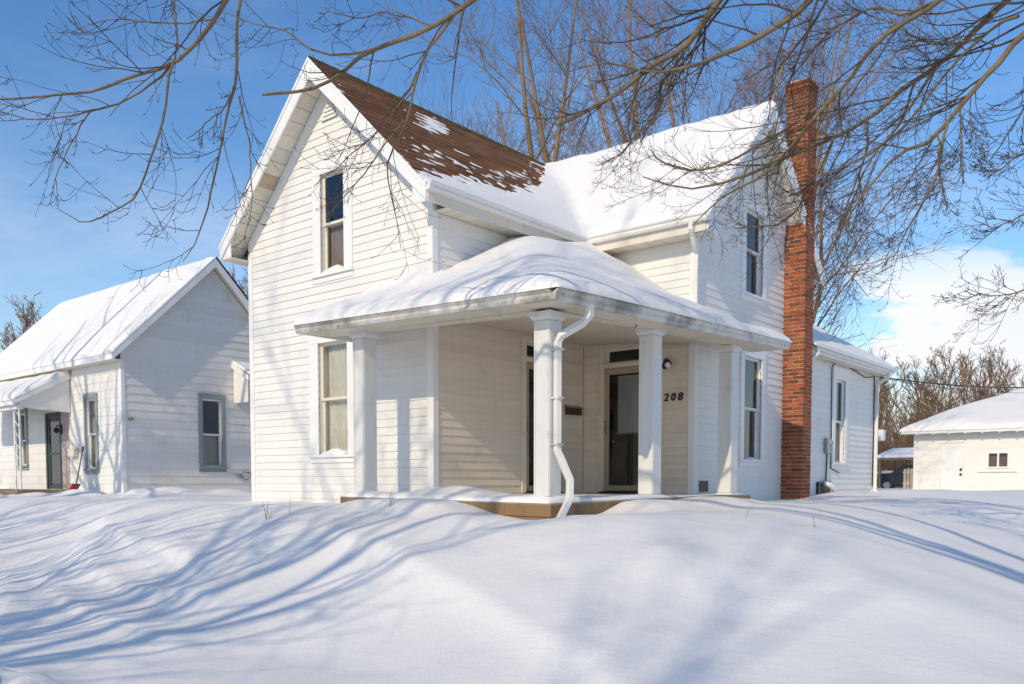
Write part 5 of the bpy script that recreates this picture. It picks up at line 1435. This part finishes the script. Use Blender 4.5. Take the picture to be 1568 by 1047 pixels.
LIMBS_CORNER=[
 [(5.24,-0.41,5.54,0.0582),(4.74,-0.62,4.88,0.0437),(4.46,-0.75,4.46,0.0388),(4.24,-0.81,4.37,0.0359),(4.09,-0.94,4.26,0.0338),(3.83,-1.04,4.07,0.0308),(3.51,-1.19,3.91,0.0277),(3.21,-1.31,3.82,0.0210)],
 [(4.46,-0.75,4.46,0.0174),(4.11,-0.67,4.20,0.0152),(4.04,-0.61,3.97,0.0140),(3.86,-0.64,3.80,0.0127),(3.63,-0.72,3.59,0.0107),(3.47,-0.87,3.47,0.0071)],
 [(6.08,-0.25,5.34,0.0555),(5.58,-0.45,4.65,0.0417),(5.33,-0.55,4.47,0.0371),(5.03,-0.68,4.33,0.0323),(4.76,-0.78,4.26,0.0262),(4.55,-0.82,4.22,0.0212),(4.19,-0.99,4.20,0.0147),(3.77,-1.20,4.35,0.0108),(3.40,-1.39,4.29,0.0068)],
 [(7.45,1.68,5.40,0.0596),(6.95,1.36,4.93,0.0435),(6.62,1.20,4.60,0.0379),(6.35,1.08,4.34,0.0342),(6.06,0.96,4.15,0.0318),(5.78,0.83,3.90,0.0294),(5.46,0.69,3.74,0.0262),(5.03,0.45,3.55,0.0229),(4.63,0.23,3.37,0.0188),(4.14,-0.05,3.26,0.0131),(3.66,-0.31,3.44,0.0074)],
 [(6.89,0.40,4.97,0.0432),(6.56,0.23,4.59,0.0337),(6.46,0.14,4.51,0.0312),(6.10,0.09,4.35,0.0294),(5.94,0.08,4.20,0.0272),(5.81,0.09,4.05,0.0255),(5.63,0.06,3.87,0.0238),(5.46,0.03,3.71,0.0221),(5.25,-0.02,3.47,0.0196),(4.96,-0.02,3.25,0.0166),(4.61,-0.20,3.06,0.0112),(4.30,-0.34,2.77,0.0064)],
 [(5.60,0.30,3.97,0.0190),(5.00,-0.10,3.57,0.0171),(4.64,-0.28,3.36,0.0152),(4.27,-0.46,3.34,0.0133),(4.05,-0.64,3.45,0.0105),(3.98,-0.69,3.56,0.0063)],
 [(7.90,0.69,4.56,0.0528),(7.28,0.41,4.13,0.0379),(7.11,0.39,3.93,0.0353),(6.98,0.26,3.75,0.0317),(6.82,0.24,3.58,0.0296),(6.61,0.19,3.32,0.0262),(6.48,0.20,3.25,0.0240),(6.27,0.15,3.20,0.0179),(6.03,0.06,2.92,0.0129),(5.81,-0.02,2.53,0.0079)],
 [(6.71,0.15,3.42,0.0185),(6.68,0.10,3.13,0.0160),(6.63,0.17,2.95,0.0144),(6.54,0.09,2.67,0.0125),(6.41,0.09,2.46,0.0101),(6.30,-0.03,2.16,0.0057)],
 [(6.82,0.24,3.58,0.0123),(6.81,0.23,3.34,0.0123),(6.83,0.22,3.07,0.0111),(6.85,0.22,2.81,0.0086)],
 [(6.90,0.18,3.58,0.0085),(6.90,0.17,3.45,0.0079),(6.97,0.21,3.18,0.0061),(7.02,0.24,3.01,0.0043)],
 [(6.61,0.19,3.32,0.0125),(6.67,0.20,2.79,0.0106),(6.71,0.22,2.60,0.0075)],
 [(6.35,1.08,4.34,0.0178),(6.17,1.03,3.99,0.0159),(5.88,0.91,3.72,0.0140),(5.58,0.77,3.48,0.0120),(5.31,0.65,3.12,0.0086)],
 [(6.16,1.04,4.23,0.0166),(6.04,1.04,3.83,0.0147),(5.83,0.85,3.48,0.0126),(5.65,0.80,3.09,0.0085),(5.42,0.70,2.48,0.0050)],
 [(6.56,0.23,4.59,0.0187),(6.25,0.23,4.58,0.0173),(6.02,0.17,4.70,0.0142),(5.69,0.02,4.56,0.0118),(5.41,-0.10,4.28,0.0079),(5.17,-0.19,3.93,0.0047)],
 [(7.55,0.57,3.14,0.0144),(7.30,0.48,3.05,0.0110),(7.10,0.44,2.93,0.0080),(6.97,0.33,2.95,0.0049)],
 [(7.63,0.86,2.63,0.0148),(7.28,0.69,2.54,0.0094),(7.03,0.61,2.46,0.0069),(6.87,0.48,2.55,0.0044)],
 [(7.71,1.27,2.03,0.0128),(7.24,1.01,1.89,0.0091),(7.01,0.81,1.85,0.0058),(6.80,0.64,1.92,0.0039)],
 [(7.24,0.38,4.28,0.0205),(7.01,0.45,4.27,0.0185),(6.64,0.38,3.96,0.0164),(6.35,0.38,3.60,0.0142),(5.95,0.28,3.29,0.0113),(5.47,0.14,3.16,0.0074)],
 [(6.82,0.82,4.38,0.0155),(6.45,0.64,4.36,0.0144),(6.11,0.51,4.61,0.0113),(5.71,0.32,4.86,0.0074)],
 [(5.76,0.82,3.88,0.0175),(5.72,0.89,3.51,0.0148),(5.56,0.86,3.05,0.0121),(5.43,0.85,2.58,0.0087),(5.73,1.06,2.04,0.0043)],
 [(5.46,0.69,3.74,0.0170),(5.23,0.59,3.20,0.0143),(4.98,0.49,2.87,0.0108),(4.55,0.26,2.83,0.0066)],
]

def limb_tree(name, base, r0, fork, limbs, links, seed, label, specs, group):
    """street tree out of the frame whose limbs reach over the lawn"""
    rs = np.random.RandomState(seed)
    root = thing(name, base, label, 'tree', group)
    b = np.array(base, float); fk = np.array(fork, float)
    tp = resample([(*(b + [0, 0, -0.4]), r0 * 1.3), (*(b + [0, 0, 0.5]), r0), (*((b + fk) / 2), r0 * 0.92), (*fk, r0 * 0.85)], 12)[0]
    up = np.array([*(fk + [0.3, -0.6, 6.0]), r0 * 0.25])
    up2 = np.array([*(fk + [-0.9, -1.4, 5.0]), r0 * 0.22])
    groups = [(tp[None, :, :3], tp[None, :, 3], 12)]
    for u in (up, up2):
        lp = resample([(*(fk - [0, 0, 0.3]), r0 * 0.7), tuple((np.r_[fk, r0 * 0.6] + u) / 2 + [0.2, 0.1, 0, 0]), tuple(u)], 12)[0]
        groups.append((lp[None, :, :3], lp[None, :, 3], 8))
    PP, RR, LL = [], [], []
    for pl, lk in zip(limbs, links):
        pl = list(pl)
        if lk:
            p0 = np.array(pl[0]); mid = (p0[:3] * 0.5 + fk * 0.5) + np.array([0, 0, 0.7])
            ext = [(*(fk + [0, 0, -0.15 + lk * 0.1]), max(r0 * 0.42, p0[3] * 1.8)), (*mid, (p0[3] * 1.35))]
            e_, _ = resample(ext + pl[:2], 14)
            e_ = e_[:11]
            le, _ = resample(ext + [pl[0]], 12)
            groups.append((le[None, :, :3], le[None, :, 3], 8))
        c, L = resample(pl, 18)
        PP.append(c[:, :3]); RR.append(c[:, 3] * 0.8); LL.append(L)
    P = np.array(PP); Rr = np.array(RR); L = np.array(LL)
    wig = np.cumsum(rs.normal(size=P.shape) * 0.006, axis=1); wig -= np.linspace(0, 1, P.shape[1])[None, :, None] * wig[:, -1:]
    P = P + wig
    groups.append((P, Rr, 8))
    V, F = tubes(groups)
    fast_mesh('trunk', V, F, 'bark', True, root)
    g = run_levels(P, Rr, np.minimum(L, 2.2), specs, rs, (5, 4, 3))
    # high crown above the frame
    hp = np.array([groups[1][0][0], groups[2][0][0]]); hr = np.array([groups[1][1][0], groups[2][1][0]])
    hs = [dict(n=8, wander=0.12, up=0.02, K=9, ang=(30, 65), lr=(0.45, 0.7), rr=0.5, t0=0.35, rmin=0.01),
          dict(n=6, wander=0.14, up=0.02, K=7, ang=(30, 60), lr=(0.4, 0.6), rr=0.55, rmin=0.006),
          dict(n=4, wander=0.16, K=5, ang=(30, 60), lr=(0.4, 0.6), rr=0.6, rmin=0.004)]
    g += run_levels(hp, hr, np.array([6.0, 5.0]), hs, rs, (5, 4, 3))
    V, F = tubes(g)
    fast_mesh('crown', V, F, 'twig', True, root)
    return root
near_specs = [dict(n=9, wander=0.085, up=-0.045, up2=0.12, K=7, t0=0.10, ang=(25, 65), lr=(0.25, 0.72), rr=0.42, rmin=0.0036, tip=0.35),
              dict(n=7, wander=0.09, up=-0.06, up2=0.30, K=4, t0=0.15, ang=(28, 60), lr=(0.3, 0.68), rr=0.62, rmin=0.0027, tip=0.5, bud=0.0036),
              dict(n=6, wander=0.09, up=-0.05, up2=0.42, K=1, t0=0.2, ang=(30, 70), lr=(0.4, 0.7), rr=0.8, rmin=0.0022, tip=0.7, bud=0.0034)]
limb_tree('overhanging_tree', (11.6, -10.9, gh(11.6, -10.9)), 0.24, (11.3, -10.5, 4.4), LIMBS_STREET,
          [1 if i in (0, 4, 7, 9) else 0 for i in range(len(LIMBS_STREET))], 3, 'bare maple whose drooping budded twigs hang against the open sky left of the gable', near_specs, 'bare street trees')
right_specs = [dict(near_specs[0], K=15, up=-0.02, bias=(-0.30, 0.05, -0.10), lr=(0.25, 0.75)), dict(near_specs[1], K=6, up=-0.03), dict(near_specs[2], K=2)]
limb_tree('overhanging_tree', (10.6, 0.8, gh(10.6, 0.8)), 0.27, (10.2, 0.9, 4.1), LIMBS_CORNER,
          [1 if i in (0, 2, 3, 4, 6, 14, 15, 16) else 0 for i in range(len(LIMBS_CORNER))], 8, 'bare maple reaching thick limbs over the porch and chimney', right_specs, 'bare street trees')

far_specs = [dict(n=9, wander=0.11, up=0.06, K=10, t0=0.10, ang=(28, 58), lr=(0.30, 0.58), rr=0.42, rmin=0.016, tip=0.2),
             dict(n=6, wander=0.13, up=0.08, K=11, t0=0.12, ang=(28, 55), lr=(0.35, 0.62), rr=0.48, rmin=0.0085, tip=0.35),
             dict(n=4, wander=0.15, up=0.07, K=9, t0=0.12, ang=(28, 55), lr=(0.35, 0.65), rr=0.6, rmin=0.0055, tip=0.6)]
gb = 'bare trees behind the house'
make_tree('bare_tree', (-9.3, 16.0, -0.4), 20, 0.34, 41, 'tall many-stemmed bare tree behind the brown shingle ridge', gb, 6, 0.44, far_specs, ('bark_far', 'twig_far'), 0.10)
make_tree('bare_tree', (-5.8, 18.6, -0.4), 21, 0.32, 42, 'tall upright bare tree behind the snowy cross-gable ridge', gb, 5, 0.36, far_specs, ('bark_far', 'twig_far'), 0.12)
make_tree('bare_tree', (-3.9, 20.2, -0.4), 18, 0.24, 43, 'wide twiggy bare tree rising behind the brick chimney', gb, 6, 0.30, far_specs, ('bark_far', 'twig_far'), 0.10)

# trees south of the street: they throw the branch shadows on the lawn and roofs
sh_specs = [dict(n=8, wander=0.12, up=0.05, K=8, t0=0.15, ang=(25, 60), lr=(0.35, 0.6), rr=0.5, rmin=0.02, tip=0.25),
            dict(n=6, wander=0.15, up=0.03, K=5, t0=0.2, ang=(30, 60), lr=(0.4, 0.62), rr=0.5, rmin=0.009, tip=0.4),
            dict(n=4, wander=0.16, up=0.02, K=2, t0=0.2, ang=(30, 60), lr=(0.4, 0.6), rr=0.6, rmin=0.005, tip=0.6)]
gs_ = 'bare street trees'
st1 = make_tree('bare_tree', (-10.1, -8.6, gh(-10.1, -8.6)), 16, 0.33, 61, 'forked bare tree by the street before the neighbouring house', gs_, 3, 0.30, sh_specs, ('bark', 'twig'), 0.22)
st2 = make_tree('bare_tree', (2.4, -13.2, gh(2.4, -13.2)), 10, 0.15, 62, 'broad bare tree by the street, facing the gable window', gs_, 6, 0.46, sh_specs, ('bark', 'twig'), 0.14)
st3 = make_tree('bare_tree', (4.3, -18.6, gh(4.3, -18.6)), 20, 0.19, 64, 'tallest bare tree across the street, facing the porch', gs_, 4, 0.34, sh_specs, ('bark', 'twig'), 0.3)
copy_tree(st3, (11.6, -29.0, gh(11.6, -29.0)), 3.6, 0.95, 'tall bare tree far back across the street, facing the chimney side', gs_)
for (x, y_, rz_, sc_, lab) in ((14.0, -17.5, 1.3, 1.15, 'bare tree across the street, facing the porch corner'), (-5.6, -12.6, 2.6, 0.95, 'bare tree across the street, facing the gap between the houses'), (-1.6, -13.6, 0.9, 1.0, 'bare tree across the street, facing the left corner of the white house'),
                           (-17.0, -12.0, 5.0, 0.95, 'bare tree by the street, left of the neighbouring porch')):
    copy_tree(st2, (x, y_, gh(x, y_)), rz_, sc_, lab, gs_)

# woods beyond the garage
wd_specs = [dict(n=7, wander=0.10, up=0.08, K=9, t0=0.15, ang=(20, 45), lr=(0.3, 0.5), rr=0.5, rmin=0.03, tip=0.25),
            dict(n=5, wander=0.13, up=0.06, K=7, t0=0.15, ang=(25, 50), lr=(0.35, 0.6), rr=0.55, rmin=0.018, tip=0.4),
            dict(n=3, wander=0.15, up=0.05, K=4, t0=0.15, ang=(25, 50), lr=(0.4, 0.6), rr=0.6, rmin=0.012, tip=0.6)]
gw_ = 'bare trees at the wood edge'
w1 = make_tree('woodland_tree', (-7.5, 54.0, -0.5), 8.6, 0.16, 71, 'bare woodland trees standing beyond the garage', gw_, 4, 0.22, wd_specs, ('bark_far', 'twig_far'), 0.15)
w2 = make_tree('woodland_tree', (2.0, 58.0, -0.5), 9.6, 0.17, 72, 'bare woodland trees standing beyond the garage', gw_, 5, 0.30, wd_specs, ('bark_far', 'twig_far'), 0.2)
rw = random.Random(9)
spots = [(-10.5, 50, .85), (-9.0, 57, 1.0), (-6.2, 50.5, .9), (-4.6, 55, 1.05), (-3.2, 51, .8), (-1.6, 58, .95), (0.2, 54, .85), (1.4, 62, 1.05), (3.8, 60, 1.0), (5.8, 57, 1.08), (7.2, 63, 1.0), (9.2, 59, 1.1), (11.0, 64, 1.1),
         (-12.5, 60, 1.0), (-8.2, 63, 1.15), (-5.6, 66, 1.1), (-2.4, 66, 1.1), (12.6, 58, 1.0)]
for x, y_, sc_ in spots:
    copy_tree((w1, w2)[rw.randrange(2)], (x, y_, -0.5), rw.uniform(0, 6.28), sc_ * rw.uniform(1.0, 1.3), 'bare woodland trees standing beyond the garage', gw_)
copy_tree(w2, (-43.0, 10.8, -0.5), 1.0, 1.1, 'distant bare tree left of the neighbouring roof', 'distant bare trees')
copy_tree(w1, (-47.0, 6.0, -0.5), 2.0, 1.0, 'distant bare tree at the far left beyond the neighbouring porch', 'distant bare trees')
copy_tree(w1, (-30.5, 17.5, -0.5), 3.0, 1.45, 'bare tree seen in the gap between the two houses', 'distant bare trees')
copy_tree(w2, (-32.5, 20.5, -0.5), 4.0, 1.35, 'second bare tree in the gap between the houses, further off', 'distant bare trees')
# undergrowth of the wood edge: one brown mass of stems
rs = np.random.RandomState(77)
N = 7500
S = np.stack([rs.uniform(-15, 14, N), rs.uniform(46, 68, N), np.full(N, -0.6)], 1)
keep = ~((S[:, 0] > -2.2) & (S[:, 1] < 47))
S = S[keep]; N = len(S)
Lh = rs.uniform(1.5, 6.4, N) * (0.5 + 0.5 * rs.rand(N)) * np.where(S[:, 0] < -3.5, 1.25, 0.85)
P, Rr = grow_level(S, np.stack([rs.normal(0, .22, N), rs.normal(0, .22, N), np.ones(N)], 1), Lh, rs.uniform(0.012, 0.03, N), dict(n=5, wander=0.10, tip=0.3), rs)
g = run_levels(P, Rr, Lh, [dict(n=3, wander=0.15, K=5, t0=0.25, ang=(20, 50), lr=(0.25, 0.45), rr=0.6, rmin=0.008, tip=0.5)], rs, (3,))
V, F = tubes([(P, Rr, 4)] + g)
o = fast_mesh('undergrowth', V, F, 'twig_far', True)
tag(o, 'brown tangle of leafless brush below the woodland trees', 'brush', kind='stuff')
